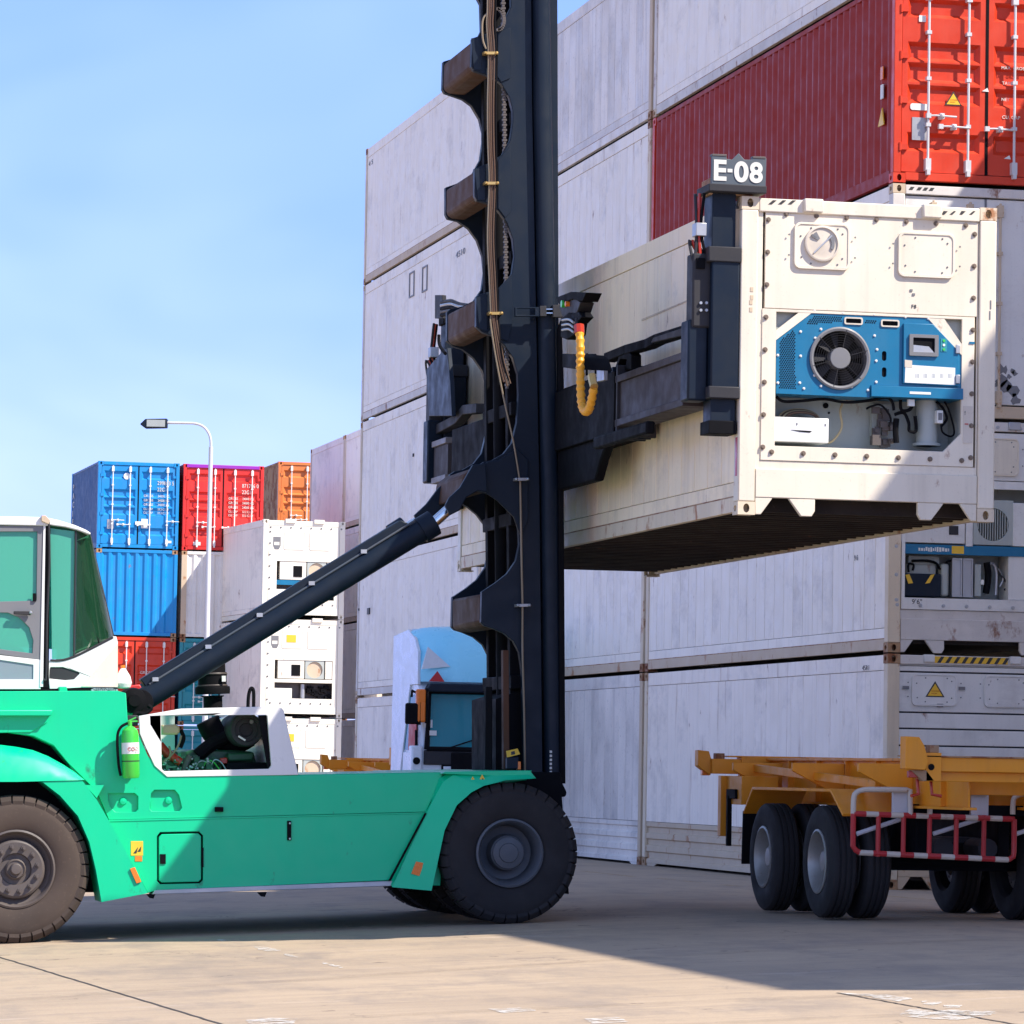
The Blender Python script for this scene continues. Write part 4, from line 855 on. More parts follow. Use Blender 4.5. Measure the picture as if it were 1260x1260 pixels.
nm = ['ivory reefer container at the bottom of its stack behind the engine cover pillar', 'ivory reefer container with a yellow sticker, middle of its stack', 'ivory reefer container with a blue band, topmost of its stack behind the lift cylinders']
for i in range(3): bgreefer(nm[i], Bz@TR((0,0,i*(hb+DZ))), 6.06, hb, G3, i == 2, [(.75,.3),(.75,.3),None][i])
t_ = [o for o in COL.objects if o.name.startswith('reefer_container')][-2]
# blue / red / orange block
pb = place(112.5, 950, 125.0); Wb = 2.56; G4 = 'coloured dry containers stacked in the distance'
A0 = TR((pb.x, pb.y, 0))@RZ(R(1.0)); hd = 2.591
po = place(335, 950, 136.5); A1 = TR((po.x, po.y, 0))@RZ(R(1.0))
def far(lbl, ix, iz, mat, side, end, **k): return dry(lbl, (A0@TR((ix*Wb, 0, iz*(hd+DZ)))) if ix < 2 else A1@TR((0, 0, iz*(2.896+DZ))), 6.06, hd if ix < 2 or iz == 3 else 2.896, mat, side, end=end, group=G4, casting=k.pop('casting', 'rusty'), rodm=k.pop('rodm', 'label'), **k)
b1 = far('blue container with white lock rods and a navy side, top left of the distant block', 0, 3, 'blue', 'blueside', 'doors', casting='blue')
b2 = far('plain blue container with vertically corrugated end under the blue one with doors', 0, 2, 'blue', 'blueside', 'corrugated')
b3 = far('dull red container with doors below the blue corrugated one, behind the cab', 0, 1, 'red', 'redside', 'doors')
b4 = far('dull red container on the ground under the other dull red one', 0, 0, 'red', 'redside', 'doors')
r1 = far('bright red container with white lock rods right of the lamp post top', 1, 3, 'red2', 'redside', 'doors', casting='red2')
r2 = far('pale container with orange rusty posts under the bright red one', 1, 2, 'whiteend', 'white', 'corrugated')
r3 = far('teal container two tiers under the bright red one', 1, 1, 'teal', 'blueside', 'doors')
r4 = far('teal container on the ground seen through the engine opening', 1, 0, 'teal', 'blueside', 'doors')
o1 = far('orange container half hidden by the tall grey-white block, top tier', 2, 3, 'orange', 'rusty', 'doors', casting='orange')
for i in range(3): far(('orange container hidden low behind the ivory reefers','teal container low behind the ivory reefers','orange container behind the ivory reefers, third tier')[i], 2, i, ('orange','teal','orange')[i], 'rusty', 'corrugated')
for z in (.12,.30): put(CACHE[('rpost', 2.896, 0, 0)], 'corner_post', 'rail', r2, WORLD[r2.name]@TR((-.0, -.02, 0))@Matrix.Diagonal((1,1,.89,1))) if z < .2 else None
def fl(t, s_, x, z, size, sx=1.): text(s_, size, (x, .024, z), 'textwhite', t, sx=sx, depth=.004)
for t, A in ((b1, ('299803 5','22G1')), (r1, ('871786 0','22G1'))):
    fl(t, A[0], 1.78, 1.93, .16, .8); fl(t, A[1], 1.78, 1.74, .16, .8)
    for k in range(3):
        fl(t, 'GROSS', 1.38, 1.56-.13*k, .10, .9); fl(t, '24000 KG', 1.80, 1.56-.13*k, .10, .8)
    for k in range(2): fl(t, 'CU.CAP', 1.38, 1.17-.11*k, .09, .85); fl(t, '33.2 CU.M', 1.80, 1.17-.11*k, .09, .8)
G().box(.30,.50,.022,.034,.58,.86).build('data_plate', 'steel', b1); G().prism('y', .02, .034, circ(.86,2.16,.10,10)).build('white_sticker', 'label', b1)
G().box(1.32,1.52,.0,.034,.62,.90).build('tape_patch', 'label', b1); G().box(1.14,1.32,.0,.034,.72,.82).build('tape_patch', 'label', b1); G().box(2.10,2.24,.022,.034,.20,.27).build('white_sticker', 'label', b1)
G().box(.34,.56,.022,.034,.16,.26).build('white_sticker', 'label', r1); G().box(.1,2.3,-.006,.009,hd-.10,hd-.01).build('purple_header', paint('purple_header_paint', (.30,.02,.42), .4), r1)
fl(b3, 'GROSS', 1.38, 1.5, .12); fl(b3, '24000', 1.9, 1.5, .12)
for i, ch_ in enumerate('PACIFIC'): text(ch_, .26, (-.004, 5.75, 2.05-i*.27), 'textwhite', b1, face=FACE_X, sx=2.2, depth=.004)
# tall pale block behind, and one more far off
pt = hit(0, 0, 378, 700); Ypt = CAM.y+(pt.y-CAM.y)*1.0
d = ray(378, 948); q = CAM+d*133.0; q.x -= .1
for i in range(4):
    for j in range(2):
        reefer_shell(('pale container on the ground behind the ivory reefers','pale container second from ground behind the ivory reefers','pale container third from ground behind the ivory reefers','pale grey-white container beside the orange one, top tier')[i]+(', nearer of two' if j else ', farther of two'), TR((q.x+.0, q.y-6.1*(1+j)-.04*j, i*(2.852+DZ))), 6.06, 2.852, w1, seam=0, group='pale containers of the block beyond the long wall')
q = CAM+ray(58, 948)*250.0
for i in range(5): reefer_shell('distant grey container roof just above the cab, farthest stack'+(', topmost' if i == 4 else ', tier %s' % ('one','two','three','four')[i]), TR((q.x-6, q.y, i*2.91))@RZ(R(70)), 12.19, 2.896, w3, seam=0, group='distant grey containers beyond the cab', pieces=False)
# tree far away at the left edge
q = CAM+ray(-6, 948)*300.0
tt = thing('tree', 'distant dark leafy tree rising above the cab roof at the left edge', 'tree', TR((q.x, q.y, gz(q.x))))
G().tube([(0,0,0),(.1,0,5),(.3,.1,11),(.1,0,16)], .35, 8, r1=.1).tube([(.2,0,9),(2.2,.5,14)], .14, 6, r1=.05).tube([(.2,0,10),(-2.4,-.4,15)], .14, 6, r1=.05).build('trunk', 'bark', tt)
g = G(); rr = random.Random(4)
for k in range(2600):
    a = rr.random()*6.28; u = rr.random()**.5; z = rr.uniform(-1, 1); rad = math.sqrt(max(0, 1-z*z))*3.4*u*(1+.3*math.sin(3*a+z*4)); c_ = Vector((rad*math.cos(a), rad*math.sin(a), 14.2+z*4.2*(.7+.3*u)))
    v1 = Vector((rr.gauss(0,1),rr.gauss(0,1),rr.gauss(0,1))).normalized()*.24; v2 = v1.orthogonal().normalized()*.16; g.quad(c_-v1, c_+v2, c_+v1, c_-v2)
g.build('crown', 'leaf', tt, kind='stuff', smooth=0)

# ---------------------------------------------------------------- street lamp
d = ray(252, 900)*110; L0 = CAM+d; zz = lambda py: 1.35+(CAM+ray(259, py)*110).z-1.35
zt, zj, za = zz(530), zz(548), zz(519)
lp = thing('street_lamp', 'pale street lamp with a curved arm and flat dark head before the red container', 'street lamp', TR((L0.x, L0.y, 0))@RZ(-.2153))
G().tube([(0,0,0),(0,0,zj)], .085, 14, r1=.055).build('pole', 'galv', lp)
px2m = 110/FPX
arm = [(0,0,zj-.3),(0,0,zj),(-.015,0,zj+.2),(-.08,0,zj+.38),(-.22,0,zj+.53),(-.42,0,zj+.60),(-.7,0,zj+.61),(-1.16,0,zj+.61)]; za = zj+.58
G().tube(smoothpath(arm, 8), .035, 10).build('arm', 'galv', lp)
hd_ = G().prism('y', -.16, .16, [(-1.15,za+.13),(-1.15,za-.11),(-1.72,za-.13),(-1.86,za-.03),(-1.72,za+.11)]).build('lamp_head', 'navy', lp, bevel=.02)
G().box(-1.68,-1.2,-.167,-.161,za-.09,za+.09).build('diffuser', 'unitgrey', hd_)

# small stencilled codes on the long wall
def stencil(t, px, py, s_, size, mat='grey', sx=2.6):
    Mi = WORLD[t.name].inverted(); p = Mi@hit(0, WORLD[t.name].translation.x, px, py); text(s_, size, (.010, p.y, p.z), mat, t, face=FACE_X, sx=sx, depth=.002)
stencil(c1, 1060, 825, '45R1', .09, 'rimgrey', 1.6); stencil(c2, 1050, 690, '9 6', .10, 'grey', 1.2)
stencil(third[4], 453, 205, '4 5', .14); stencil(third[3], 560, 318, '4510', .16, 'grey')
# ---------------------------------------------------------------- the container handler
tilt = 2.71
MF = TR((-6.5918, -8.70, -.1436))@Matrix.Rotation(R(-tilt), 4, 'Y')
mh = thing('container_handler', 'green container lift truck with white cab and tall dark mast lifting the cream container', 'container handler', MF)
def mp(px, py, y=0.): p = fhit(MF, 1, y, px, py); return (p.x, p.z)
def mpl(y, *pts): return [mp(a, b, y) for a, b in pts]
def mpr(name, y0, y1, mat, pts, holes=(), **k):       # side outline given on its near plane, with real thickness
    parent = k.pop('parent', mh)
    return G().prism('y', y0, y1, mpl(y0, *pts), [mpl(y0, *h) for h in holes]).build(name, mat, parent, **k)
# wheels
def tyre_prof(Rr, w, rr_): return [(rr_,.06),(rr_+.015,.03),(rr_+.05,.012),(rr_+.12,.002),(Rr-.14,.0),(Rr-.085,.012),(Rr-.05,.035),(Rr-.032,.07),(Rr-.03,w-.07),(Rr-.05,w-.035),(Rr-.085,w-.012),(Rr-.14,w),(rr_+.12,w),(rr_+.04,w-.02),(rr_,w-.06)]
def lug_g(Rr, w, da):
    g = G(); a0, a1 = -da/2, da/2
    def P_(r, a, y): return (r*math.sin(a), y, r*math.cos(a))
    def blk(ya, yb, ro, ri, sk):
        b = len(g.v); 
        for (r, y) in ((ri, ya), (ri, yb), (ro, yb), (ro, ya)):
            for a in (a0, a1): g.v.append(P_(r, a+sk*(y-ya), y))
        g.f += [(b,b+1,b+3,b+2),(b+2,b+3,b+5,b+4),(b+4,b+5,b+7,b+6),(b+6,b+7,b+1,b),(b,b+2,b+4,b+6),(b+1,b+7,b+5,b+3)]
    for (ya, yb, s_) in ((.006, w*.46, .25), (w-.006, w*.54, .25)):
        b = len(g.v); ends = []
        prof = [(Rr-.10, ya+(.006 if ya < .1 else -.006)), (Rr-.055, ya), (Rr-.018, ya+(.022 if ya < .1 else -.022)), (Rr, ya+(.05 if ya < .1 else -.05)), (Rr, yb), (Rr-.05, yb)]
        for (r, y) in prof:
            for a in (a0, a1): g.v.append(P_(r, a+s_*abs(y-ya), y))
        m = len(prof)
        for i in range(m-1): g.f.append((b+2*i, b+2*i+1, b+2*i+3, b+2*i+2))
        g.f.append((b+2*(m-1), b+2*(m-1)+1, b+1, b)); g.f.append(tuple(b+2*i for i in range(m))); g.f.append(tuple(b+2*i+1 for i in reversed(range(m))))
    return g
def wheel(parent, c, Rr, w, rr_, rub, rimm, style, flip=False, nl=36, rot=0.):
    base = WORLD[parent.name]@TR(c)@(Matrix.Diagonal((1,-1,1,1)) if flip else Matrix())@Matrix.Rotation(rot, 4, 'Y')
    if style == 'lug':
        prof = [(rr_+.012,.05),(rr_+.012,.02),(rr_-.006,.012),(rr_-.02,.03),(rr_-.03,.09),(rr_*.80,.12),(rr_*.76,.06),(rr_*.70,.045),(rr_*.42,.05),(rr_*.40,.09),(1e-3,.09)]
    elif style == 'deep':
        prof = [(rr_+.012,.05),(rr_+.012,.0),(rr_-.008,-.006),(rr_-.03,.02),(rr_-.05,.10),(rr_*.80,.24),(rr_*.56,.26),(rr_*.55,.20),(rr_*.52,.10),(rr_*.46,.085),(1e-3,.08)]
    else:
        prof = [(rr_+.012,.05),(rr_+.012,.015),(rr_-.01,.01),(rr_-.03,.04),(rr_-.04,.12),(rr_*.85,.17),(rr_*.80,.22),(rr_*.55,.22),(rr_*.50,.14),(rr_*.42,.12),(1e-3,.12)]
    k = ('rim', style, rr_)
    if k not in CACHE: CACHE[k] = G().lathe((0,0,0), 'y', prof+[(1e-3,.14),(rr_*.9,w-.1),(rr_+.012,w-.03)] if False else prof, 48, cap=False).mesh('wheel')
    o = put(CACHE[k], 'wheel', rimm, parent, base)
    k = ('tyre', Rr, w, rr_)
    if k not in CACHE: CACHE[k] = G().lathe((0,0,0), 'y', tyre_prof(Rr, w, rr_)+[(rr_,.06)], 64, cap=False).mesh('tyre')
    put(CACHE[k], 'tyre', rub, o, base)
    k = ('back', rr_, w)
    if k not in CACHE: CACHE[k] = G().lathe((0,0,0), 'y', [(rr_+.005,.06),(rr_+.005,w-.06),(rr_*.6,w-.1),(1e-3,w-.1)], 32, cap=False).mesh('rim_barrel')
    put(CACHE[k], 'rim_barrel', rimm, o, base)
    if nl:
        k = ('lugm', Rr, w, nl)
        if k not in CACHE: CACHE[k] = lug_g(Rr, w, 2*math.pi/nl*.86).mesh('tread_block')
        for i in range(nl): put(CACHE[k], 'tread_block', rub, o, base@Matrix.Rotation(2*math.pi*i/nl, 4, 'Y'))
    if style == 'lug':
        for i in range(12):
            a = 2*math.pi*i/12+.2; k = 'nut'
            if k not in CACHE: CACHE[k] = G().lathe((0,0,0), 'y', [(1e-3,-.065),(.012,-.065),(.014,-.03),(.024,-.03),(.026,0)], 8, cap=False).mesh('wheel_nut')
            put(CACHE[k], 'wheel_nut', rimm, o, base@TR((rr_*.58*math.cos(a), .048, rr_*.58*math.sin(a))))
        put(CACHE.setdefault('hubc', G().lathe((0,0,0), 'y', [(.10,.09),(.10,.04),(.085,.02),(.08,.03),(.06,.03),(.055,-.01),(.045,-.02),(1e-3,-.022)], 24, cap=False).mesh('hub')), 'hub', rimm, o, base)
    if style == 'deep':
        put(CACHE.setdefault('hubd', G().lathe((0,0,0), 'y', [(rr_*.50,.12),(rr_*.47,.075),(rr_*.30,.065),(rr_*.28,.05),(1e-3,.045)], 32, cap=False).mesh('hub')), 'hub', rimm, o, base)
    return o
RF, RR_ = .70, .716
rx, rz = mp(22, 1161); fx = mp(630, 1137)[0]
wheel(mh, (fx, 0, RF+.002), RF, .42, .33, 'rubberdark', 'rimdark', 'deep', nl=34)
wheel(mh, (fx, .85, RF+.002), RF, .42, .33, 'rubberdark', 'rimdark', 'trl', nl=34)
wheel(mh, (fx, 4.0, RF+.002), RF, .42, .33, 'rubberdark', 'rimdark', 'deep', flip=True, nl=34)
wheel(mh, (fx, 3.15, RF+.002), RF, .42, .33, 'rubberdark', 'rimdark', 'trl', flip=True, nl=34)
wheel(mh, (rx, 0.0, rz+RR_), RR_, .42, .37, 'rubber', 'rimgrey', 'lug', nl=36, rot=.05)
wheel(mh, (rx, 4.0, rz+RR_), RR_, .42, .37, 'rubber', 'rimgrey', 'lug', flip=True, nl=36)
G().tube([(fx,.4,RF),(fx,3.6,RF)], .16, 16).box(fx-.25,fx+.25,1.3,2.7,RF-.25,RF+.25).build('drive_axle', 'black', mh)
G().tube([(rx,.4,rz+RR_),(rx,3.6,rz+RR_)], .12, 16).box(rx-.2,rx+.2,1.,3.,rz+RR_-.15,rz+RR_+.25).build('steering_axle', 'black', mh)

# chassis
YB = .16
core = [(-420,852),(145,850),(155,853),(157,886),(172,905),(182,930),(205,953),(366,953),(545,950),(655,948),(648,960),(605,966),(572,985),(553,1015),(546,1045),(542,1090),(485,1088),(190,1097),(125,1100),(112,1010),(85,940),(66,918),(40,906),(0,900),(-60,905),(-95,1000),(-105,1100),(-420,1090)]
mpr('chassis', YB+.05, 4.0-YB-.05, 'green', core, bevel=.01)
# skin panels (upper and lower split by a seam)
sy = YB
mpr('upper_side_panel', sy, sy+.049, 'green', [(-420,852),(145,850),(155,853),(157,886),(172,905),(182,930),(205,954.5),(366,954),(545,950.5),(540,966),(524,999),(134,1009),(120,975),(84,939),(66,917),(40,905),(0,899.5),(-60,905),(-420,905)],
    holes=[[(142,999),(136,993),(133,985),(133,976),(166,976),(170,980),(170,996),(167,999)], [(187,998),(184,995),(186,976),(190,972),(215,972),(220,978),(224,994),(221,998)]], bevel=.004)
mpr('lower_side_panel', sy-.012, sy+.049, 'green', [(134,1011),(524,1001),(479,1083),(190,1096),(182,1099)], holes=[[(197,1088),(193,1084),(193,1029),(197,1024),(245,1023),(250,1028),(250,1083),(246,1087)]], bevel=.004)
mpr('access_door', sy-.010, sy+.03, 'green', [(199,1086),(195.5,1083),(195.5,1030),(199,1026.5),(244,1025.5),(247.5,1029),(247.5,1082),(244,1085)], bevel=.006)
mpr('door_seal', sy+.035, sy+.045, 'black', [(194,1088),(194,1024),(250,1024),(250,1088)])
mpr('door_latch', sy-.022, sy-.0105, 'black', [(197,1063),(204,1063),(204,1051),(197,1051)]); mpr('door_hinge', sy-.022, sy-.0105, 'black', [(248,1067),(250.5,1067),(250.5,1043),(248,1043)])
for a, b in (((134,999),(170,976)), ((185,998),(223,973))): mpr('pocket_back', sy+.047, sy+.0485, 'green', [(a[0],a[1]),(b[0],a[1]),(b[0],b[1]),(a[0],b[1])])
for px, py in ((152,986),(208,985)): x, z = mp(px, py, sy); G().lathe((x,0,z), 'y', [(1e-3,sy+.02),(.03,sy+.025),(.04,sy+.047)], 14, cap=False).build('tie_down_stud', 'green', mh)
mpr('seam_strip', sy-.018, sy-.001, 'green', [(134,1011),(524,1001),(524,999.5),(134,1009)])
# sill
G().prism('y', sy-.04, sy+.2, mpl(sy, (186,1100.5),(486,1090),(485,1083.5),(190,1095))).build('sill_bar', 'steel', mh, bevel=.006)
for px, py in ((186,1100),(323,1098)): x, z = mp(px, py, sy); G().prism('y', sy-.02, sy+.06, [(x-.045,z),(x+.04,z),(x+.02,z-.045),(x-.01,z-.04)]).build('sill_bracket', 'black', mh)
# front mudguard, standing out to the tyre's outer face
yf = -.02
arch = [(531,1096),(538,1064),(547,1022),(562,991),(580,975),(595,967),(623,960),(657,958)]
g = G(); A_ = mpl(yf, *arch); top = mpl(yf, (485,1092),(503,1052),(521,1013),(539,978),(548,962),(560,953.5),(600,952),(650,951))
for i in range(len(A_)-1):
    (xa, za), (xb, zb) = A_[i], A_[i+1]; (xc, zc), (xd, zd) = top[i], top[i+1]
    for y0 in (yf,): g.quad((xa,y0,za),(xb,y0,zb),(xd,y0+.10,zd),(xc,y0+.10,zc))
    g.quad((xa,yf,za),(xb,yf,zb),(xb,.5,zb),(xa,.5,za))
tp = mpl(sy, (479,1084),(497,1050),(516,1012),(530,988),(540,958),(552,950.5),(600,950),(652,948.5))
for i in range(len(top)-1):
    (xa, za), (xb, zb) = top[i], top[i+1]; (xc, zc), (xd, zd) = tp[i], tp[i+1]
    g.quad((xa,yf+.10,za),(xb,yf+.10,zb),(xd,sy-.001,zd),(xc,sy-.001,zc))
g.build('front_mudguard', 'green', mh, smooth=20)
G().prism('y', .05, 3.95, mpl(.05, (543,952),(548,949.5),(652,948),(660,958),(652,957))).build('deck_plate', 'green', mh, bevel=.005)
mpr('fender_seam', yf+.09, yf+.11, 'black', [(478,1084),(481,1084),(525,1001),(523,1000)])
# rear mudguard
yr = -.04
outer = [(101,960),(119,984),(136,1013),(152,1042),(168,1073),(182,1099)]; inner = [(52,962),(74,979),(96,1004),(110,1036),(118,1070),(125,1110)]
g = G(); O_, I_ = mpl(yr, *outer), mpl(yr, *inner)
for i in range(5): g.quad((*[I_[i][0]], yr, I_[i][1]), (I_[i+1][0], yr, I_[i+1][1]), (O_[i+1][0], yr, O_[i+1][1]), (O_[i][0], yr, O_[i][1]))
for i in range(5):
    g.quad((I_[i][0],yr,I_[i][1]),(I_[i+1][0],yr,I_[i+1][1]),(I_[i+1][0],.5,I_[i+1][1]),(I_[i][0],.5,I_[i][1]))
    g.quad((O_[i][0],yr,O_[i][1]),(O_[i+1][0],yr,O_[i+1][1]),(O_[i+1][0],sy,O_[i+1][1]),(O_[i][0],sy,O_[i][1]))
g.quad((I_[5][0],yr,I_[5][1]),(O_[5][0],yr,O_[5][1]),(O_[5][0],.3,O_[5][1]),(I_[5][0],.3,I_[5][1]))
g.build('rear_mudguard', 'green', mh, smooth=20)
# domed top of the rear mudguard
g = G(); prof = [(-120,962,-60,917),(-90,962,-58,916),(-60,962,-45,915.5),(-20,962,-15,915.5),(0,962,0,916.5),(20,962,20,919),(40,961.5,40,923),(60,961,59,930.5),(80,960.5,78,941),(95,960,92,950),(103,959.5,103,959)]
for i in range(len(prof)-1):
    p_, q_ = prof[i], prof[i+1]; a = mp(p_[0], p_[1], yr); b = mp(q_[0], q_[1], yr); c = mp(p_[2], p_[3], .12); d = mp(q_[2], q_[3], .12)
    m1 = ((a[0]*.35+c[0]*.65), (a[1]*.35+c[1]*.65)); m2 = ((b[0]*.35+d[0]*.65), (b[1]*.35+d[1]*.65))
    g.quad((a[0],yr-.01,a[1]),(b[0],yr-.01,b[1]),(m2[0],yr+.02,m2[1]),(m1[0],yr+.02,m1[1])); g.quad((m1[0],yr+.02,m1[1]),(m2[0],yr+.02,m2[1]),(d[0],.10,d[1]),(c[0],.10,c[1])); g.quad((c[0],.10,c[1]),(d[0],.10,d[1]),(d[0],.55,d[1]),(c[0],.55,c[1]))
    g.quad((a[0],yr-.01,a[1]),(b[0],yr-.01,b[1]),(b[0],.5,b[1]),(a[0],.5,a[1]))
g.build('rear_mudguard_top', 'green', mh, smooth=50)
mpr('wheel_arch_liner', .52, .56, 'black', [(-100,900),(0,898),(66,912),(100,945),(126,1010),(130,1098),(-100,1098)])
mpr('wheel_arch_liner', .52, .56, 'black', [(535,1090),(545,1020),(570,975),(620,958),(690,960),(700,1100)])
G().prism('y', sy-.10, sy, mpl(sy-.1, (-420,881),(63,881),(65,873.5),(-420,873.5))).build('step_ledge', 'green', mh, bevel=.01)
G().prism('y', sy-.015, sy, mpl(sy, (-60,903),(38,901),(58,889),(60,876),(-60,876))).build('arch_stiffener', 'green', mh, bevel=.006)
G().prism('y', sy-.14, sy, mpl(sy-.14, (105,966),(128,966),(119,982))).build('step_gusset', 'green', mh)
# small fittings
for pts, mm, yy in (([(161,1053),(176,1053),(176,1035),(161,1035)],'stickyellow',sy),([(166,1060),(175,1060),(175,1053.5),(166,1053.5)],'reflector',sy-.001),([(160,1069),(168,1087),(174,1085),(166,1067)],'reflector',yr-.004),([(506,1075),(512,1060),(522,1062),(516,1078)],'reflector',yf+.06)):
    mpr('sticker' if mm == 'stickyellow' else 'side_marker_lamp', yy-.016, yy-.0125 if yy > 0 else yy, mm, pts, bevel=.002)
for c0, c1 in (((164,1050),(170,1042)), ((169,1048),(174,1041))): mpr('sticker_print', sy-.0185, sy-.0165, 'textdark', [(c0[0],c0[1]),(c0[0]+4,c0[1]),(c1[0],c1[1])], smooth=0)
mpr('lift_handle', sy-.05, sy, 'black', [(265,999),(275,999),(275,993),(265,993)], bevel=.004)
mpr('door_catch', sy-.03, sy-.011, 'black', [(353.5,1034),(358.5,1034),(358.5,1010),(353.5,1010)], bevel=.003)
for py in (1013, 1032): x, z = mp(356, py, sy); G().ball((x, sy-.032, z), .010, 8).build('rivet', 'label', mh)
text('BOWEL', .045, (0,0,0), 'label', mh) if False else None
for px, py, s in ((582,961,.045),(593.5,958.5,.045)):
    x, z = mp(px, py, yf+.05); G().prism('y', yf+.055, yf+.062, [(x-s,z-s*.8),(x+s,z-s*.8),(x,z+s)]).build('hazard_sticker', 'stickyellow', mh, smooth=0); G().prism('y', yf+.052, yf+.055, [(x-s*.4,z-s*.5),(x+s*.5,z-s*.5),(x+s*.1,z+s*.2)]).build('sticker_print', 'textdark', mh, smooth=0)

# engine cover
hoodpts = [(171,881),(223,872),(344,869),(349,874),(367,953.5),(206,956),(190,942),(178,917),(172,903)]
win = [(198,880.5),(327,879.5),(329,881),(334,942),(331,946),(202,949),(199,946)]
mpr('engine_cover', sy-.01, sy+.04, 'machwhite', hoodpts, holes=[win], bevel=.004)
mpr('engine_cover', 3.55, 3.6, 'machwhite', [(a+62*.0, b) for a, b in hoodpts], holes=[[(215,881),(330,880),(336,946),(215,948)]])
a0, a1 = mp(223, 872, sy), mp(344, 869, sy)
G().prism('y', sy+.04, .62, [a0, a1, (a1[0], a1[1]-.05), (a0[0], a0[1]-.05)]).build('engine_cover_roof', 'machwhite', mh)
G().prism('y', sy+.04, 3.54, mpl(sy+.04, (345,872),(349,876),(367,952),(345,952),(337,944),(330,881))).build('engine_cover_end', 'machwhite', mh)
mpr('cover_seal', sy+.041, sy+.07, 'black', [(318,880),(330,880),(336,948),(330,948)])
# engine seen through the opening
def mtube(name, pts, r, mat, y=.8, n=8, **k):
    return G().tube(smoothpath([(mp(a_, b_, y)[0], y, mp(a_, b_, y)[1]) for a_, b_ in pts]), r, n, **k).build(name, mat, mh)
c0 = mp(303, 898, .55)
G().lathe((c0[0],0,c0[1]), 'y', [(.165,1.3),(.17,.56),(.155,.53),(.12,.525),(.115,.55),(.07,.55),(.06,.58),(1e-3,.58)], 32).build('air_cleaner', 'dgrey', mh)
x, z = mp(298, 909, .5); G().prism('y', .518, .524, [(x-.04,z+.02),(x-.03,z+.035),(x+.04,z-.01),(x+.03,z-.025)]).build('air_cleaner_label', 'label', mh)
x, z = mp(310, 888, .5); G().lathe((x,.52,z), 'y', [(.02,0),(.02,.02)], 12).build('air_cleaner_cap', 'grey', mh)
mtube('air_duct', [(255,886),(266,905),(290,912),(306,905)], .12, 'black', 1.0, 14)
mtube('air_duct', [(243,930),(262,915),(285,905)], .07, 'black', .9, 12)
mpr('coolant_tank', .5, .8, 'tan', [(199,904),(219,904),(222,900),(221,894),(217,891),(199,892)], bevel=.03)
mpr('engine_block', .9, 2.4, 'engine', [(228,955),(228,925),(240,922),(290,923),(312,925),(320,955)], bevel=.02)
mpr('rocker_cover', .7, 1.0, 'engine', [(280,937),(312,936),(312,925),(281,927)], bevel=.02)
mpr('engine_bracket', .6, .9, 'black', [(278,947),(334,946),(330,938),(280,939)])
mpr('red_sensor', .65, .75, 'lampred', [(271,940),(280,940),(280,932),(271,933)], bevel=.01)
mtube('radiator_hose', [(196,916),(205,926),(216,934),(222,938)], .045, 'lampred', .6, 12)
mtube('grey_hose', [(234,930),(229,940),(226,952)], .035, 'rimgrey', .6, 10)
mtube('pale_hose', [(223,905),(219,918),(210,930),(200,938)], .010, 'hosepale', .5)
mtube('pale_hose', [(208,918),(210,926),(208,934)], .010, 'hosepale', .5)
mtube('black_hose', [(222,898),(226,908),(222,920)], .02, 'black', .6)
g = G(); rr = random.Random(9)
for k in range(90):
    px = rr.uniform(200, 275); py = rr.uniform(932, 950) if px > 225 else rr.uniform(926, 950); x, z = mp(px, py, .7); s = rr.uniform(.008,.03); y = rr.uniform(.55,.95)
    g.box(x-s,x+s,y,y+s*2,z-s*rr.uniform(.5,1.3),z+s)
g.build('engine_fittings', 'engine', mh, kind='stuff')
g = G()
for k in range(26):
    px = rr.uniform(202, 262); py = rr.uniform(930, 950); x, z = mp(px, py, .55); g.ball((x, rr.uniform(.5,.6), z), rr.uniform(.008,.018), 8)
g.build('hose_fittings', 'steel', mh, kind='stuff')
for k in range(3): mtube('injection_pipe', [(240+k*9,946),(246+k*9,937-k),(254+k*9,938),(262+k*8,947)], .006, 'fegreen' if k == 1 else 'steel', .58)
# stack pipe behind the cover
e0 = mp(262, 870, 2.6)
def EX(py): return mp(262, py, 2.6)[1]
G().lathe((e0[0],2.6,0), 'z', [(.10,EX(872)),(.10,EX(858)),(.12,EX(857)),(.12,EX(856))], 24).lathe((e0[0],2.6,0), 'z', [(.18,EX(854)),(.185,EX(848)),(.18,EX(845)),(.15,EX(844)),(.15,EX(832)),(.155,EX(831)),(.155,EX(828)),(.14,EX(827)),(.14,EX(818)),(.10,EX(812))], 28).build('exhaust_silencer', 'black', mh)
for py in (843.5, 829): G().lathe((e0[0],2.6,0), 'z', [(.157,EX(py)-.008),(.160,EX(py)),(.157,EX(py)+.008)], 28, cap=False).build('silencer_band', 'rimgrey', mh)
x, z = mp(276, 835, 2.4); G().box(x-.02,x+.02,2.43,2.452,z-.03,z+.03).build('silencer_label', 'label', mh)
mtube('grab_hoop', [(305,872),(306,855),(309,847),(312,851),(312,872)], .018, 'black', 1.2)

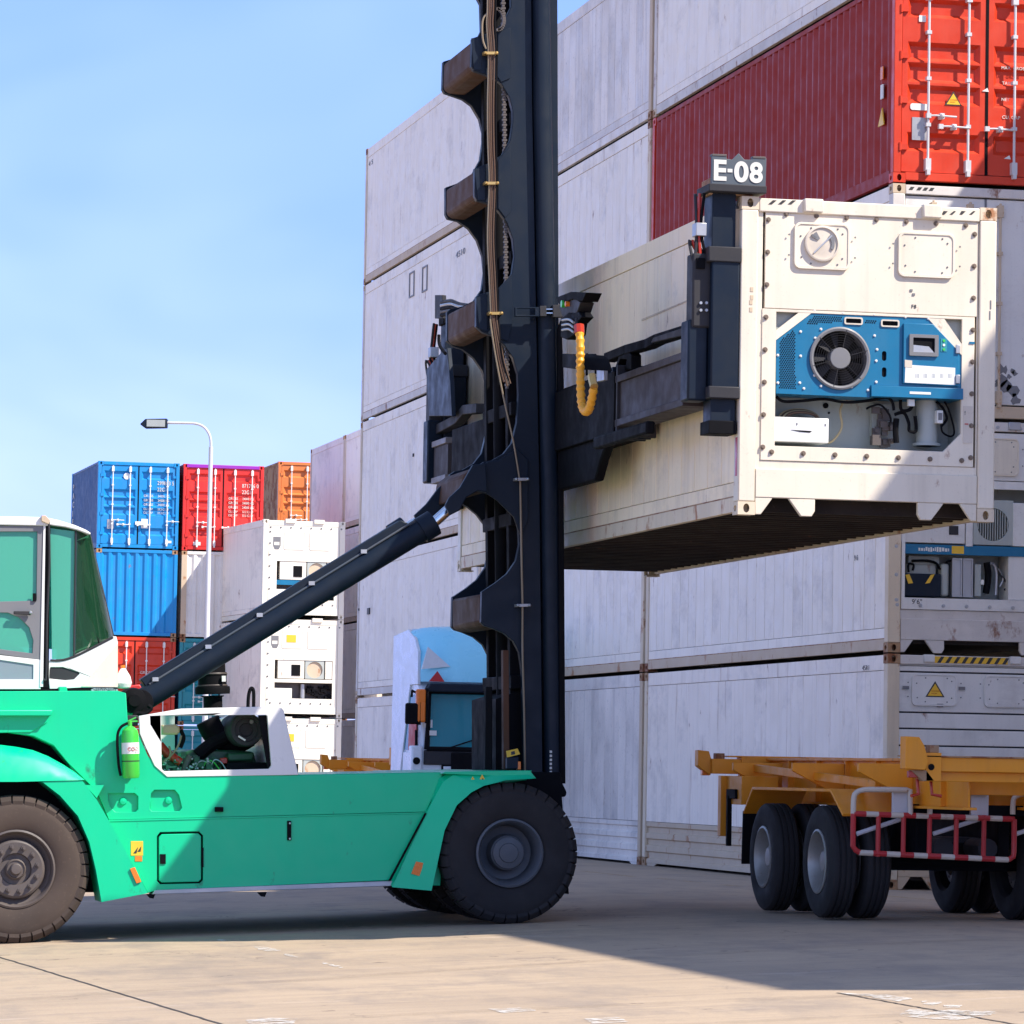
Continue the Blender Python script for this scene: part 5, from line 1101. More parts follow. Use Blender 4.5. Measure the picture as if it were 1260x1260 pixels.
# lift cylinders
def cyl(px0, px1, y, r, mat, name, r1=None, parent=mh, n=20):
    a, b = mp(*px0, y), mp(*px1, y); return G().tube([(a[0],y,a[1]),(b[0],y,b[1])], r, n, r1=r1).build(name, mat, parent)
for y, dx in ((1.30, 0), (2.62, 0)):
    o = 0 if y < 2 else 1
    P0, P1 = ((170,865),(534,643)) if not o else ((134,887-30),(498,650))
    if o: P0, P1 = (132,884), (500,650)
    lc = cyl(P0, P1, y, .118, 'navy', 'lift_cylinder')
    q1 = (552,627) if not o else (520,638)
    cyl(P1, q1, y, .055, 'chrome', 'cylinder_rod', parent=lc)
    dx_, dz_ = P1[0]-P0[0], P1[1]-P0[1]; f = lambda t_, P0=P0, dx_=dx_, dz_=dz_: (P0[0]+dx_*t_, P0[1]+dz_*t_)
    cyl(f(.955), f(1.0), y, .136, 'navy', 'cylinder_gland', parent=lc)
    if not o:
        # pressure pipe clipped along the top, and a guard channel
        a, b = mp(183, 842, y), mp(509, 641, y)
        G().tube([(a[0],y-.06,a[1]),(b[0],y-.06,b[1])], .012, 8).build('pressure_pipe', 'rimdark', lc)
        for px, py in ((190,836),(255,796),(318,757),(382,718),(446,679)): x, z = mp(px, py, y); G().box(x-.03,x+.03,y-.085,y-.03,z-.02,z+.02).build('pipe_clip', 'steel', lc)
        G().prism('y', y-.04, y+.12, mpl(y, (181,848),(172,836),(492,640),(503,645))).build('hose_guard', 'navy', lc, bevel=.01)
    x, z = mp(P0[0], P0[1], y); G().lathe((x,y,z), 'y', [(.05,-.18),(.13,-.17),(.14,-.12),(.14,.12),(.05,.18)], 24).build('cylinder_eye', 'black', lc)
x, z = mp(164, 862, 1.0)
G().lathe((x,0,z), 'y', [(.02,.88),(.06,.88),(.065,.92),(.12,.93),(.13,1.0),(.13,1.25)], 24).build('pivot_pin', 'black', mh)
mpr('pivot_bracket', 1.05, 1.16, 'green', [(140,880),(140,852),(160,852),(170,862),(168,885)]); mpr('hose_bracket', sy+.05, .5, 'dgrey', [(152,895),(153,884),(158,880),(170,880),(170,893)], bevel=.01)
mtube('return_hose', [(182,868),(186,872),(178,878),(168,878),(160,886)], .02, 'black', .9)
mpr('red_cover', 1.6, 1.7, 'rednylon', [(152,848),(176,849),(172,842),(150,845)], bevel=.01)

# ---------------- mast
YM0, YM1, TH = 1.25, 2.75, .09
plate = [(652,-300),(597,-300),(586,-262),(585,-225),(594,-214),(617,-202),(630,-176),(630,-146),(614,-118),(592,-108),(582,-106),(581,-70),(592,-62),(615,-50),(628,-26),(629,8),(620,27),(608,38),(594,43),(581,47),(580,82),(583,87),(592,90),(606,95),(617,103),(627,120),(631,137),(631,150),(628,172),(618,190),(604,200),(590,205),(584,207),(584,241),(587,247),(600,250),(613,259),(624,274),(631,294),(633,315),(630,337),(620,351),(606,358),(590,362),(586,365),(586,402),(594,409),(606,413),(620,424),(631,440),(637,460),(638,485),(636,520),(630,545),(620,558),(606,566),(596,568),(590,572),(584,590),(587,604),(600,607),(612,613),(624,623),(633,635),(638,650),(639,670),(635,690),(624,706),(610,717),(598,725),(593,728),(592,766),(596,770),(606,773),(620,779),(632,789),(639,803),(642,825),(643,850),(645,962),(668,962),(664,600),(655,120)]
PL = mpl(YM0, *plate)
def plate_g(): return G().prism('y', 0, TH, PL)
for y in (YM0, YM1): cput('mastplate', plate_g, 'mast_plate', 'navy', mh, (0, y, 0), bevel=.006)
# stiffening doubler plates on the near side
for pts in ([(613,40),(628,34),(628,96),(617,101),(612,94)], [(613,197),(628,180),(629,260),(622,268),(613,256)], [(614,354),(629,338),(631,395),(625,420),(614,416)], [(580,47),(596,45),(592,86),(583,86)], [(584,208),(597,206),(597,246),(588,246)], [(586,366),(600,362),(600,408),(590,405)]):
    mpr('doubler_plate', YM0-.015, YM0, 'navy', pts, bevel=.003)
mpr('boss_plate', YM0-.03, YM0, 'navy', [(586,590),(590,578),(600,568),(614,566),(636,552),(650,566),(650,640),(641,660),(632,636),(612,616),(600,608),(588,605)], bevel=.006)
# cross members between the plates at every tooth
for (xa, za, xb, zb, xc, zc) in ((586,-262,585,-225,612,0),(582,-106,581,-70,612,0),(581,47,580,83,612,0),(584,207,584,242,612,0),(586,365,586,403,612,0),(592,728,592,767,620,0)):
    a, b, c = mp(xa, za, YM0), mp(xb, zb, YM0), mp(xc, zb, YM0)
    G().prism('y', YM0+TH, YM1, [(a[0]+.004,a[1]-.02),(b[0]+.004,b[1]+.004),(b[0]+.05,b[1]-.045),(c[0]-.02,b[1]-.06),(c[0]-.02,a[1]-.02)]).build('cross_beam', 'mastbrown', mh, bevel=.03)
a = mp(584, 590, YM0); G().prism('y', YM0+TH, YM1, [(a[0]-.14,a[1]-.20),(a[0]-.10,a[1]+.05),(a[0]+.0,a[1]+.12),(a[0]+.25,a[1]+.12),(a[0]+.25,a[1]-.10),(a[0]+.0,a[1]-.13)]).build('cylinder_crosshead', 'mastbrown', mh, bevel=.03)
for y in (1.12, 1.37, 2.46, 2.71+.04):
    mpr('rod_clevis', y, y+.07, 'navy', [(554,634),(548,622),(553,612),(566,600),(574,586),(582,572),(598,570),(600,606),(588,604),(574,612),(566,628)] if y < 2 else [(554-38,646),(548-38,634),(525,620),(540,600),(552,590),(560,612),(545,628)], bevel=.01)
# outer rails (rounded columns)
for y in (YM0-.10, YM1-.02):
    def rail(y=y):
        a = mpl(YM0, (654,-300),(656,120),(666,600),(671,964)); b = mpl(YM0, (672,-300),(678,120),(687,600),(690,964))
        g = G(); n_ = 14
        for i, ((xa, za), (xb, zb)) in enumerate(zip(a, b)):
            for j in range(n_):
                t_ = 2*math.pi*j/n_; c_, s_ = math.cos(t_), math.sin(t_)
                e = lambda v: math.copysign(abs(v)**.55, v)
                g.v.append(((xa+xb)/2+(xb-xa)/2*e(c_), y+.16+.16*e(s_), za))
        for i in range(3):
            for j in range(n_): g.f.append((i*n_+j, i*n_+(j+1)%n_, (i+1)*n_+(j+1)%n_, (i+1)*n_+j))
        g.f.append(tuple(range(n_))); g.f.append(tuple(3*n_+j for j in reversed(range(n_)))); return g
    rail().build('mast_rail', 'navy', mh, smooth=50)
    G().prism('y', y+.30, y+.34, mpl(YM0, (654,-300),(690,-300),(695,964),(671,964))).build('mast_web', 'navy', mh)
G().prism('y', YM0-.11, YM0-.05, mpl(YM0, (684,405),(688,395),(691,470),(691,620),(693,964),(686,964))).build('rail_guard', 'black', mh, bevel=.006)
# inner mast
for y in (1.45, 2.50): G().prism('y', y, y+.12, mpl(YM0, (622,-300),(652,-300),(664,955),(634,955))).build('inner_mast', 'black', mh, bevel=.01)
for px in (606, 622):
    a, b = mp(px, -300, 2.0), mp(px+14, 950, 2.0); G().tube([(a[0],2.0+(px-606)*.03,a[1]),(b[0],2.0+(px-606)*.03,b[1])], .07, 14).build('hoist_cylinder', 'black', mh)
for z_ in (-190, -30, 150, 320, 505, 640, 840): a = mp(622, z_, 1.6); G().box(a[0],a[0]+.25,1.34,2.75,a[1]-.07,a[1]+.07).build('inner_crosshead', 'black', mh, bevel=.01)
# lower mast box over the deck
mpr('mast_foot', 1.40, 2.6, 'black', [(610,955),(610,860),(640,850),(668,850),(668,955)])
mpr('foot_channel', 1.0, 1.1, 'black', [(597,947),(598,845),(606,845),(606,947)], bevel=.01); mpr('foot_channel', 1.0, 1.1, 'mastbrown', [(620,947),(619,800),(626,800),(627,947)], bevel=.006)
mpr('battery_box', .9, 1.1, 'navy', [(624,946),(624,932),(638,931),(638,946)], bevel=.006); mpr('yellow_tag', .88, .89, 'stickyellow', [(624,932),(623,924),(637,921),(640,928)])
mpr('tag_print', .876, .88, 'textdark', [(629,929),(629,925),(633,924),(634,928)]); mpr('amber_lamp', .9, .98, 'reflector', [(637,947),(637,937),(641,937),(641,947)], bevel=.004)
g = G()
for k in range(7): x, z = mp(679, 925+k*5, 1.1); g.box(x-.012,x+.012,YM0-.106,YM0-.10,z-.012,z+.012)
g.build('worn_lettering', 'textwhite', mh)
mpr('rail_shoe', .9, 1.3, 'black', [(655,975),(652,950),(690,950),(693,965),(698,975),(696,981),(690,980),(686,974)], bevel=.02)
# chain runs
g = G(); y = 1.30
a, b = mp(616, -300, y), mp(624, 480, y); n_ = 250
for k in range(n_):
    f_ = k/n_; x = a[0]+(b[0]-a[0])*f_; z = a[1]+(b[1]-a[1])*f_
    g.box(x-.022+.01*(k%2),x+.022-.01*(k%2),y-.02,y+.02,z-.011,z+.011)
g.build('lift_chain', 'rimgrey', mh, kind='stuff')
g = G(); y = 1.22
for k in range(14): a_ = k/13*math.pi; x, z = mp(612, 24, y); g.box(x+.05*math.sin(a_)*1.4-.016,x+.05*math.sin(a_)*1.4+.016,y-.02,y+.02,z+.11*math.cos(a_)-.014,z+.11*math.cos(a_)+.014)
g.build('cable_chain_loop', 'rimgrey', mh, kind='stuff')
# hoses down the near plate
hy = YM0-.06
for px0, px1, pend, mm, r_ in ((600,602,((604,400),(612,450),(622,500),(632,545),(639,588)),'hosepale',.009),(604,606,((609,400),(616,440),(624,475)),'hose',.010),(607,609,((612,400),(620,445),(628,472)),'hose',.010),(610,611,((614,400),(618,440),(626,468)),'black',.010),(602,604,((607,400),(613,440),(620,470)),'hose',.009)):
    pts = [(px0+1, -300), (px0-1, -100), (px0, 0), (px0-1, 30), (px0+1, 66), (px0, 130), (px0+.5, 180), (px1, 226), (px1-2, 290), (px1, 340), (px1+2, 386)]+list(pend)
    mtube('hydraulic_hose', pts, r_, mm, hy-random.uniform(0,.03))
mtube('hydraulic_hose', [(640,588),(641,640),(642,700),(643,745),(643,800),(645,880),(646,950)], .011, 'hosepale', hy)
mtube('hose_loop', [(598,60),(594,48),(594,25),(601,15),(606,8),(604,-10)], .010, 'hosepale', hy)
for px, py, mm in ((603,66,'brass'),(604,226,'brass'),(609,386,'brass'),(641,590,'steel'),(643,745,'steel'),(602,-110,'brass')):
    x, z = mp(px, py, hy); G().box(x-.075,x+.075,hy-.045,hy+.06,z-.014,z+.014).ball((x-.06,hy-.05,z),.018).ball((x+.06,hy-.05,z),.018).build('hose_clamp', mm, mh)
# collar on the rail
a, b = mp(633, 390, YM0-.12), mp(689, 378, YM0-.12)
G().prism('y', YM0-.16, YM0-.11, [(a[0],a[1]),(mp(662,390,YM0)[0],a[1]),(mp(662,390,YM0)[0],b[1]),(a[0],b[1])], [[(a[0]+.02,a[1]+.015),(a[0]+.21,a[1]+.015),(a[0]+.21,b[1]-.015),(a[0]+.02,b[1]-.015)]]).build('rail_collar', 'navy', mh, bevel=.004)
G().box(mp(660,385,YM0)[0],mp(668,385,YM0)[0],YM0-.17,YM0-.10,a[1]-.0,b[1]+.01).box(mp(676,385,YM0)[0],mp(689,385,YM0)[0],YM0-.17,YM0-.08,a[1]-.01,b[1]+.02).build('collar_block', 'dgrey', mh, bevel=.004)
for dz in (.03, .07): G().tube([(mp(666,385,YM0)[0],YM0-.15,a[1]+dz),(mp(680,385,YM0)[0],YM0-.15,a[1]+dz)], .012, 8).build('collar_bolt', 'chrome', mh)

# ---------------- cab
yc, yc2 = .42, 2.05
cabo = [(-330,640),(53,637),(58,646),(62,812),(60,848),(-330,848)]
mpr('cab_roof', yc-.03, yc2+.03, 'machwhite', [(-330,650),(-330,634),(20,635.5),(56,636.5),(72,640),(92,646),(106,652),(112,656),(111,658),(96,652.5),(80,648.5),(62,646),(57,647),(0,646)], bevel=.01)
for y0, y1 in ((yc, yc+.05), (yc2-.05, yc2)):
    k_ = dict()
    G().prism('y', y0, y1, mpl(yc, (61,848),(59,812),(64,812),(74,811.5),(88,808),(100,802),(120,793),(138,783),(143,783),(145,790),(145,846),(100,846)), [mpl(yc, (60,835),(61,824),(62,821),(78,821),(97,827),(98,829),(91,836),(80,837))]).build('cab_skirt', 'machwhite', mh, bevel=.004)
mpr('skirt_grille', yc+.01, yc+.03, 'dgrey', [(59,838),(59,820),(98,825),(98,838)])
mpr('skirt_facet', yc-.012, yc, 'cream', [(100,845),(143,795),(145,792),(145,845.5)], bevel=.003)
G().prism('y', yc+.05, yc2-.05, mpl(yc, (120,848),(132,788),(143,784),(145,790),(145,848))).build('cab_front_skirt', 'machwhite', mh)
# pillars and windows
mpr('door_pillar', yc-.01, yc+.06, 'grey', [(46,655),(46,739),(0,742),(-10,742),(-10,744),(46,744)]) if False else None
mpr('cab_door', yc-.01, yc+.05, 'grey', [(-70,647),(53,647),(50,812),(-70,796)], holes=[[(-66,654),(46,654),(45,739),(-66,742)], [(-66,752),(10,754),(24,760),(36,772),(41,788),(40,804),(-66,790)]], bevel=.003)
mpr('cab_door_glass', yc+.02, yc+.026, 'cabglass', [(-66,654),(46,654),(45,739),(-66,742)]); mpr('cab_door_glass', yc+.02, yc+.026, 'cabglass', [(-66,752),(10,754),(24,760),(36,772),(41,788),(40,804),(-66,790)])
mpr('door_lower_panel', yc-.012, yc+.05, 'machwhite', [(-70,798),(50,812),(50,848),(-70,848)], holes=[[(-66,806),(0,812),(41,818),(41,836),(-66,836)]], bevel=.003)
mpr('door_inset_panel', yc+.0, yc+.02, 'greyblue', [(-68,804),(42,816),(42,838),(-68,838)])
mpr('door_edge', yc-.02, yc+.02, 'machwhite', [(53.5,646),(56,646),(53,845),(49,845)]); mpr('pillar', yc-.005, yc+.06, 'black', [(56,646),(62,646),(60,846),(53,846)])
mtube('wiper_cable', [(60,640),(61,690),(58,760),(57,830),(54,836)], .010, 'dgrey', yc-.03)
mpr('door_handle', yc-.06, yc-.03, 'dgrey', [(17,756),(38,757),(38,752),(17,752)], bevel=.006); x, z = mp(37, 754, yc); G().ball((x,yc-.05,z),.02).build('lock_barrel', 'steel', mh)
mpr('window_catch', yc-.03, yc-.011, 'black', [(40.5,740),(44.5,740),(44.5,730),(40.5,730)])
mpr('roof_bracket', yc-.07, yc-.03, 'rail', [(51,641),(51,634),(56,634),(62,640),(60,645),(53,642)], bevel=.004)
mpr('side_glass', yc+.02, yc+.026, 'cabglass', [(62,650),(94,654),(91.5,808),(74,811),(64,811)])
# curved windscreen: from the near corner round to the middle and on to the far corner
A = mpl(yc+.02, (94,653.5),(91.5,807)); B = mpl(.95, (111,657),(140,783)); 
g = G(); n_ = 6; rows = []
for i in range(n_+1):
    f_ = i/n_; s_ = math.sin(f_*math.pi/2); y = yc+.023+(1.0-yc)*(1-math.cos(f_*math.pi/2))
    rows.append(((A[0][0]+(B[0][0]-A[0][0])*s_, y, A[0][1]+(B[0][1]-A[0][1])*s_), (A[1][0]+(B[1][0]-A[1][0])*s_, y, A[1][1]+(B[1][1]-A[1][1])*s_)))
rows += [((r[0][0], yc+yc2-r[0][1], r[0][2]), (r[1][0], yc+yc2-r[1][1], r[1][2])) for r in reversed(rows)]
for i in range(len(rows)-1): g.quad(rows[i][0], rows[i+1][0], rows[i+1][1], rows[i][1])
g.build('windscreen', 'cabdark', mh, smooth=60)
mtube('windscreen_wiper', [(122,792),(112,760),(104,730)], .010, 'black', .55); mtube('wiper_blade', [(104,752),(103,722),(101,690)], .012, 'black', .48); mtube('windscreen_seal', [(93,653.5),(92.5,700),(91.5,760),(91,808)], .010, 'dgrey', yc+.0)
mtube('windscreen_seal', [(62,812.5),(75,812.5),(91,808),(110,799),(139,784)], .012, 'dgrey', yc+.0)
a, b = mp(94, 653, yc), mp(91.5, 808, yc)
G().tube([(p[0], 1.0+.0*i, p[2]) for i, p in enumerate((rows[6][0], rows[6][1]))], .012, 8).build('windscreen_edge', 'dgrey', mh)
mpr('far_side_glass', yc2-.03, yc2-.024, 'cabglass', [(-60,654),(80,654),(80,800),(-60,790)])
mpr('cab_floor', yc+.05, yc2-.05, 'dgrey', [(-330,848),(-330,842),(145,842),(145,848)])
mpr('cab_rear_wall', yc, yc2, 'machwhite', [(-330,646),(-75,646),(-75,845),(-330,845)])
# cab contents
mpr('driver_seat', .9, 1.45, 'dgrey', [(-40,842),(-40,815),(-28,795),(-24,735),(-10,722),(2,726),(4,790),(30,798),(32,812),(8,820),(6,842)], bevel=.03)
mpr('dashboard', .8, 1.7, 'black', [(98,842),(104,800),(130,790),(134,842)], bevel=.03)
G().tube([(mp(88+9*math.cos(a_*.3927),792+4*math.sin(a_*.3927),1.2)[0], 1.2+.18*math.sin(a_*.3927), mp(88,788,1.2)[1]+.05*math.cos(a_*.3927)) for a_ in range(17)], .012, 8).build('steering_wheel', 'black', mh)
mtube('joystick', [(112,800),(114,785),(112,778)], .02, 'fegreen', .8)
mpr('cab_mount', yc, 1.6, 'black', [(-330,853),(-330,848.5),(145,847),(145,851)])
mpr('cab_bracket', yc-.1, yc, 'green', [(73,851),(73,845),(82,845),(83,851)], bevel=.004)
g = G()
for k in range(12): x, z = mp(114+k*2.6, 849+random.uniform(-1,1), yc-.05); g.box(x-.015,x+.015,yc-.08,yc-.02,z-.01,z+.012)
g.build('deck_fittings', 'steel', mh, kind='stuff')
# rest of the machine beyond the left edge of the photograph
G().prism('y', .3, 3.7, mpl(.3, (-420,1090),(-420,800),(-330,780),(-200,850),(-150,852),(-150,1000),(-200,1095))).build('counterweight', 'green', mh, bevel=.05)

# ---------------- spreader, in the container's own frame
sp = lambda name, g_, mat, bevel=.006, **k: g_.build(name, mat, mh, frame=HF, bevel=bevel, **k)
XB = -.42
def sy_(px, py): return hs(px, py, XB)
yN, zT = sy_(855, 430); _, zB = sy_(855, 492)
yM, _ = sy_(757, 480)
xb0, xb1 = XB, XB+.30
# telescoping beams: near and far, C section with pale lips
for ya, yb in ((max(yN, .41), yM+.6), (12.19-yN-1.2, 12.19-max(yN, .41))):
    sp('telescopic_beam', G().box(xb0+.03,xb1,ya,yb,zB+.05,zT-.05), 'beam', bevel=.004)
    sp('beam_lip', G().box(xb0,xb1,ya,yb,zT-.05,zT+.02), 'beamlip' if ya > 3 else 'beam'); sp('beam_lip', G().box(xb0,xb1,ya,yb,zB-.02,zB+.05), 'beamlip' if ya > 3 else 'beam')
sp('spreader_frame', G().box(xb0-.01,xb1,yM,12.19-yN-1.6,zB-.08,zT+.07), 'black', bevel=.01)
# main frame around the carriage
yP, zP = hs(755, 462, -.5); yQ, zQ = hs(795, 532, -.5)
sp('spreader_frame', G().box(-.38,-.02,yM-.05,9.0,zB-.10,zT+.10), 'black', bevel=.01)
for k, yy in enumerate((yM-.08, yM+.12, yM+.32)): sp('frame_rib', G().box(-.42,-.02,yy,yy+.05,zB-.12,zT+.12), 'navy' if k else 'dgrey')
yq0, zq0 = hs(795, 517, -.56); sp('support_arm', G().box(-.56,-.47,yq0,yM+.3,zB-.22,zB-.10), 'black', bevel=.02)
sp('carriage', G().prism('x', -.38, -.28, [(yM+.5,zB-.14),(yM+.55,zT+.05),(7.6,zT+.1),(7.6,zB-.48),(yM+.95,zB-.48),(yM+.75,zB-.3)]), 'black', bevel=.02)
# E-08 arm (near) and its mirror at the far end
def arm(near):
    s = 1 if near else -1; Y = lambda v: v if near else 12.19-v
    def bx(x0, x1, y0, y1, z0, z1): return G().box(x0, x1, *sorted((Y(y0), Y(y1))), z0, z1)
    q = lambda px, py: hp(px, py, .02)
    z530, z490, z380, z310, z232 = q(893,531)[1], q(893,488)[1], q(893,380)[1], q(890,312)[1], q(890,234)[1]
    xL, xR = q(872,400)[0], q(909,400)[0]
    sp('arm_tube', bx(xL+.03,xR-.03,.06,.34,z310,z232), 'navy'); sp('arm_sleeve', bx(xL+.02,xR-.0,.0,.40,z490,z310), 'navy', bevel=.015)
    sp('arm_collar', bx(xL-.02,xR+.01,-.02,.42,z310-.08,z310+.06), 'dgrey', bevel=.01); sp('arm_collar', bx(xL+.0,xR+.01,-.015,.41,z490-.02,z490+.09), 'dgrey', bevel=.01)
    sp('arm_foot', bx(xL+.04,xR-.01,.06,.32,z530,z490), 'navy'); sp('foot_pad', bx(xL+.02,xR-.0,.04,.34,z530-.02,z530+.10), 'black')
    sp('side_plate', bx(xL-.14,xL+.04,.08,.30,q(860,402)[1],q(860,310)[1]), 'dgrey', bevel=.02)
    sp('guide_housing', bx(xL-.17,xL+.02,.10,.36,q(860,492)[1],q(860,392)[1]), 'navy', bevel=.02)
    for px, py in ((864,372),(871,372),(864,381),(871,381)):
        x, z = q(px, py); sp('bolt_head', G().lathe((x, Y(.08)-.0, z), 'y', [(.014,-.02*s),(.014,.0)], 8), 'steel', bevel=0)
    # twistlock head reaching over the corner casting
    sp('twistlock_head', bx(xL+.0,.12,.06,.34,HH+.01,HH+.16), 'rusty' if near else 'black', bevel=.01); sp('twistlock', bx(.04,.10,.10,.16,HH-.04,HH+.01), 'steel')
    for k in range(3):
        pts = [(xL-.03-.03*k, .12+.05*k, z232-.02), (xL-.06-.02*k, .12, z232-.35), (xL-.02-.05*k, .10, z232-.6-.03*k), (xL-.10-.03*k, .14, z310+.12), (xL-.06, .15, z310-.02)]
        sp('arm_hose', G().tube([(a[0], Y(a[1]), a[2]) for a in smoothpath(pts)], .014, 6), ('black','lampred','dgrey')[k], bevel=0)
    sp('hose_fitting', bx(xL-.12,xL-.02,.06,.2,z232-.42,z232-.30), 'steel'); sp('hose_fitting', bx(xL-.11,xL-.03,.06,.2,z232-.72,z232-.62), 'black')
    sp('link_bar', bx(xR-.03,xR+.04,.1,.2,z310+.05,z232-.15), 'rail' if near else 'black')
    return xL, xR
xL, xR = arm(True); arm(False)
q = lambda px, py: hp(px, py, 0)
nb = [q(875,190),(q(893,191)[0],q(893,191)[1]),q(893,196),q(900,197),q(908,189),q(915,197),q(924,197),q(924,193),q(942,195),q(941,232),q(874,229)]
pl_ = sp('number_plate', G().prism('y', -.03, .0, nb), 'greyblue' if False else 'navy', bevel=.004)
M_ = paint('slate_plate_paint', (.075,.095,.115), .5, da=.4, streak=.3); pl_.material_slots[0].material = M_
a_, b_ = q(870,236), q(941,230)
sp('plate_ledge', G().box(a_[0],b_[0],-.07,.36,a_[1],b_[1]), 'dgrey', bevel=.008)
def nt(s_, px, py, size, sx): x, z = hp(px, py, -.03); o = text(s_, size, (0,0,0), 'textwhite', mh, sx=sx); fr = HF@TR((x,-.034,z))@FACE_Y@Matrix.Diagonal((sx,1,1,1)); o.matrix_local = MF.inverted()@fr; o.data.transform(Matrix.Translation((0,0,0))); return o
def bold(s_, size):
    cu = bpy.data.curves.new('t', 'FONT'); cu.body = s_; cu.size = size; cu.extrude = .003; cu.offset = .010
    ob = bpy.data.objects.new('t', cu); COL.objects.link(ob); bpy.context.view_layer.update()
    me = bpy.data.meshes.new_from_object(ob.evaluated_get(bpy.context.evaluated_depsgraph_get())); bpy.data.objects.remove(ob); me.materials.clear(); me.materials.append(None)
    vs = [v.co for v in me.vertices]; x0 = min(v.x for v in vs); x1 = max(v.x for v in vs); z0 = min(v.y for v in vs); z1 = max(v.y for v in vs)
    return me, (x0, x1, z0, z1)
for ch_, (pa, pb_) in (('E', ((878,222),(894,197))), ('-', ((895,212),(901,208))), ('0', ((903,224),(921,199))), ('8', ((922,225),(938.5,200)))):
    me, (x0, x1, z0, z1) = bold(ch_, .3); A_, B_ = hp(*pa, -.03), hp(*pb_, -.03)
    sx, sz = (B_[0]-A_[0])/(x1-x0), (B_[1]-A_[1])/(z1-z0)
    fr = HF@TR((A_[0]-x0*sx, -.034, A_[1]-z0*sz))@FACE_Y@Matrix.Diagonal((sx, sz, 1, 1))
    put(me, 'lettering', 'textwhite', pl_, fr)
for (u0, u1) in ((q(875,191), q(893,192)), (q(925,194), q(941,196))): sp('plate_top_tab', G().box(u0[0],u1[0],-.035,.05,u0[1]-.01,u0[1]+.01), 'rimgrey', bevel=.003)
# energy-chain arms on top of the beams
XC = -.30
def cy(px, py): return hs(px, py, XC)
pts = [cy(*p_) for p_ in ((750,441),(775,431),(800,424),(812,418),(857,404))]
for (a, b), (h0, h1) in zip(zip(pts, pts[1:]), (((.06),(.07)),(.07,.09),(.09,.06),(.06,.08))):
    sp('chain_arm', G().prism('x', XC-.06, XC+.06, [(a[0],a[1]-.04),(b[0],b[1]-.04),(b[0],b[1]+.05),(a[0],a[1]+.05)]), 'black', bevel=.008)
a = cy(812,418); sp('chain_arm_blade', G().prism('x', XC-.09, XC-.06, [cy(812,422), cy(857,412), cy(857,402), cy(815,416)]), 'dgrey', bevel=.004)
a, b = cy(768, 455), cy(782, 428); sp('chain_bracket', G().prism('x', XC-.05, XC+.05, [cy(762,455), cy(783,455), cy(783,437), cy(775,427), cy(769,434)], [[cy(766,450), cy(776,450), cy(777,442), cy(769,442)]]), 'black', bevel=.006)
# far side chain arm
f0 = [hs(*p_, XC) for p_ in ((540,530),(565,517),(575,505),(592,503))]
for a, b in zip(f0, f0[1:]): sp('chain_arm', G().prism('x', XC-.06, XC+.06, [(a[0],a[1]-.05),(b[0],b[1]-.05),(b[0],b[1]+.06),(a[0],a[1]+.06)]), 'dgrey', bevel=.008)
# signal head and yellow looped hose beside the mast
XS = -.95
def st(name, pts_, r, mat, x=XS, n=8): return sp(name, G().tube(smoothpath([(x, *hs(a_, b_, x)) for a_, b_ in pts_]), r, n), mat, bevel=0)
def spz(name, pts_, mat, x0=XS, x1=XS+.2, bevel=.006): return sp(name, G().prism('x', x0, x1, [hs(a_, b_, x0) for a_, b_ in pts_]), mat, bevel=bevel)
spz('signal_hood', [(684,366),(702,359),(721,360),(716,371),(704,368),(688,375)], 'black', XS, XS+.16)
spz('signal_body', [(688,378),(690,366),(704,364),(714,372),(710,384),(700,392),(692,390)], 'dgrey', XS+.02, XS+.16)
x_, z_ = hs(693, 374, XS); sp('green_lamp', G().lathe((XS,x_,z_), 'x', [(.035,-.02),(.035,.02)], 12), 'fegreen', bevel=0)
x_, z_ = hs(698, 374, XS); sp('orange_lamp', G().lathe((XS,x_,z_), 'x', [(.025,-.02),(.025,.02)], 12), 'reflector', bevel=0)
spz('signal_bracket', [(690,415),(690,392),(700,384),(712,384),(716,390),(708,398),(706,412),(697,418)], 'black', XS+.02, XS+.14)
for k in range(3): st('conduit', [(692,394+6*k),(700,393+6*k),(706,397+6*k)], .012, 'steel', XS-.01)
st('conduit', [(709,392),(710,400),(713,408)], .016, 'dgrey', XS-.02)
yp = smoothpath([(713,408),(714,425),(714,450),(715,480),(716,498),(720,507),(724,505),(728,492),(731,475)], 9) if False else [Vector((a_, b_, 0)) for a_, b_ in ((713,408),(714,425),(714,450),(714.5,480),(716,498),(720,506),(724.5,504),(728,492),(731,475))]
yp = smoothpath(yp, 14); pts3 = [Vector((XS-.02, *hs(p_.x, p_.y, XS-.02))) for p_ in yp]
acc = [pts3[0]]
for p_ in pts3[1:]:
    if (p_-acc[-1]).length > .026: acc.append(p_)
sp('ribbed_hose', G().tube(acc, [.034+.010*(i % 2) for i in range(len(acc))], 12), 'yhose', bevel=0)
st('hose_end', [(712.5,400),(713,410)], .05, 'lampred', XS-.02); st('hose_end', [(731,476),(729,468),(728,462)], .04, 'brass', XS-.02)
spz('junction_box', [(734,470),(734,451),(743,450),(743,468)], 'steel', -.64, -.60); st('grab_loop', [(722,462),(722,438),(724,437),(731,437),(733,439),(733,460)], .012, 'black', -.62)
spz('solenoid_block', [(692,452),(692,435),(706,436),(712,441),(716,455)], 'black', XS, XS+.3)
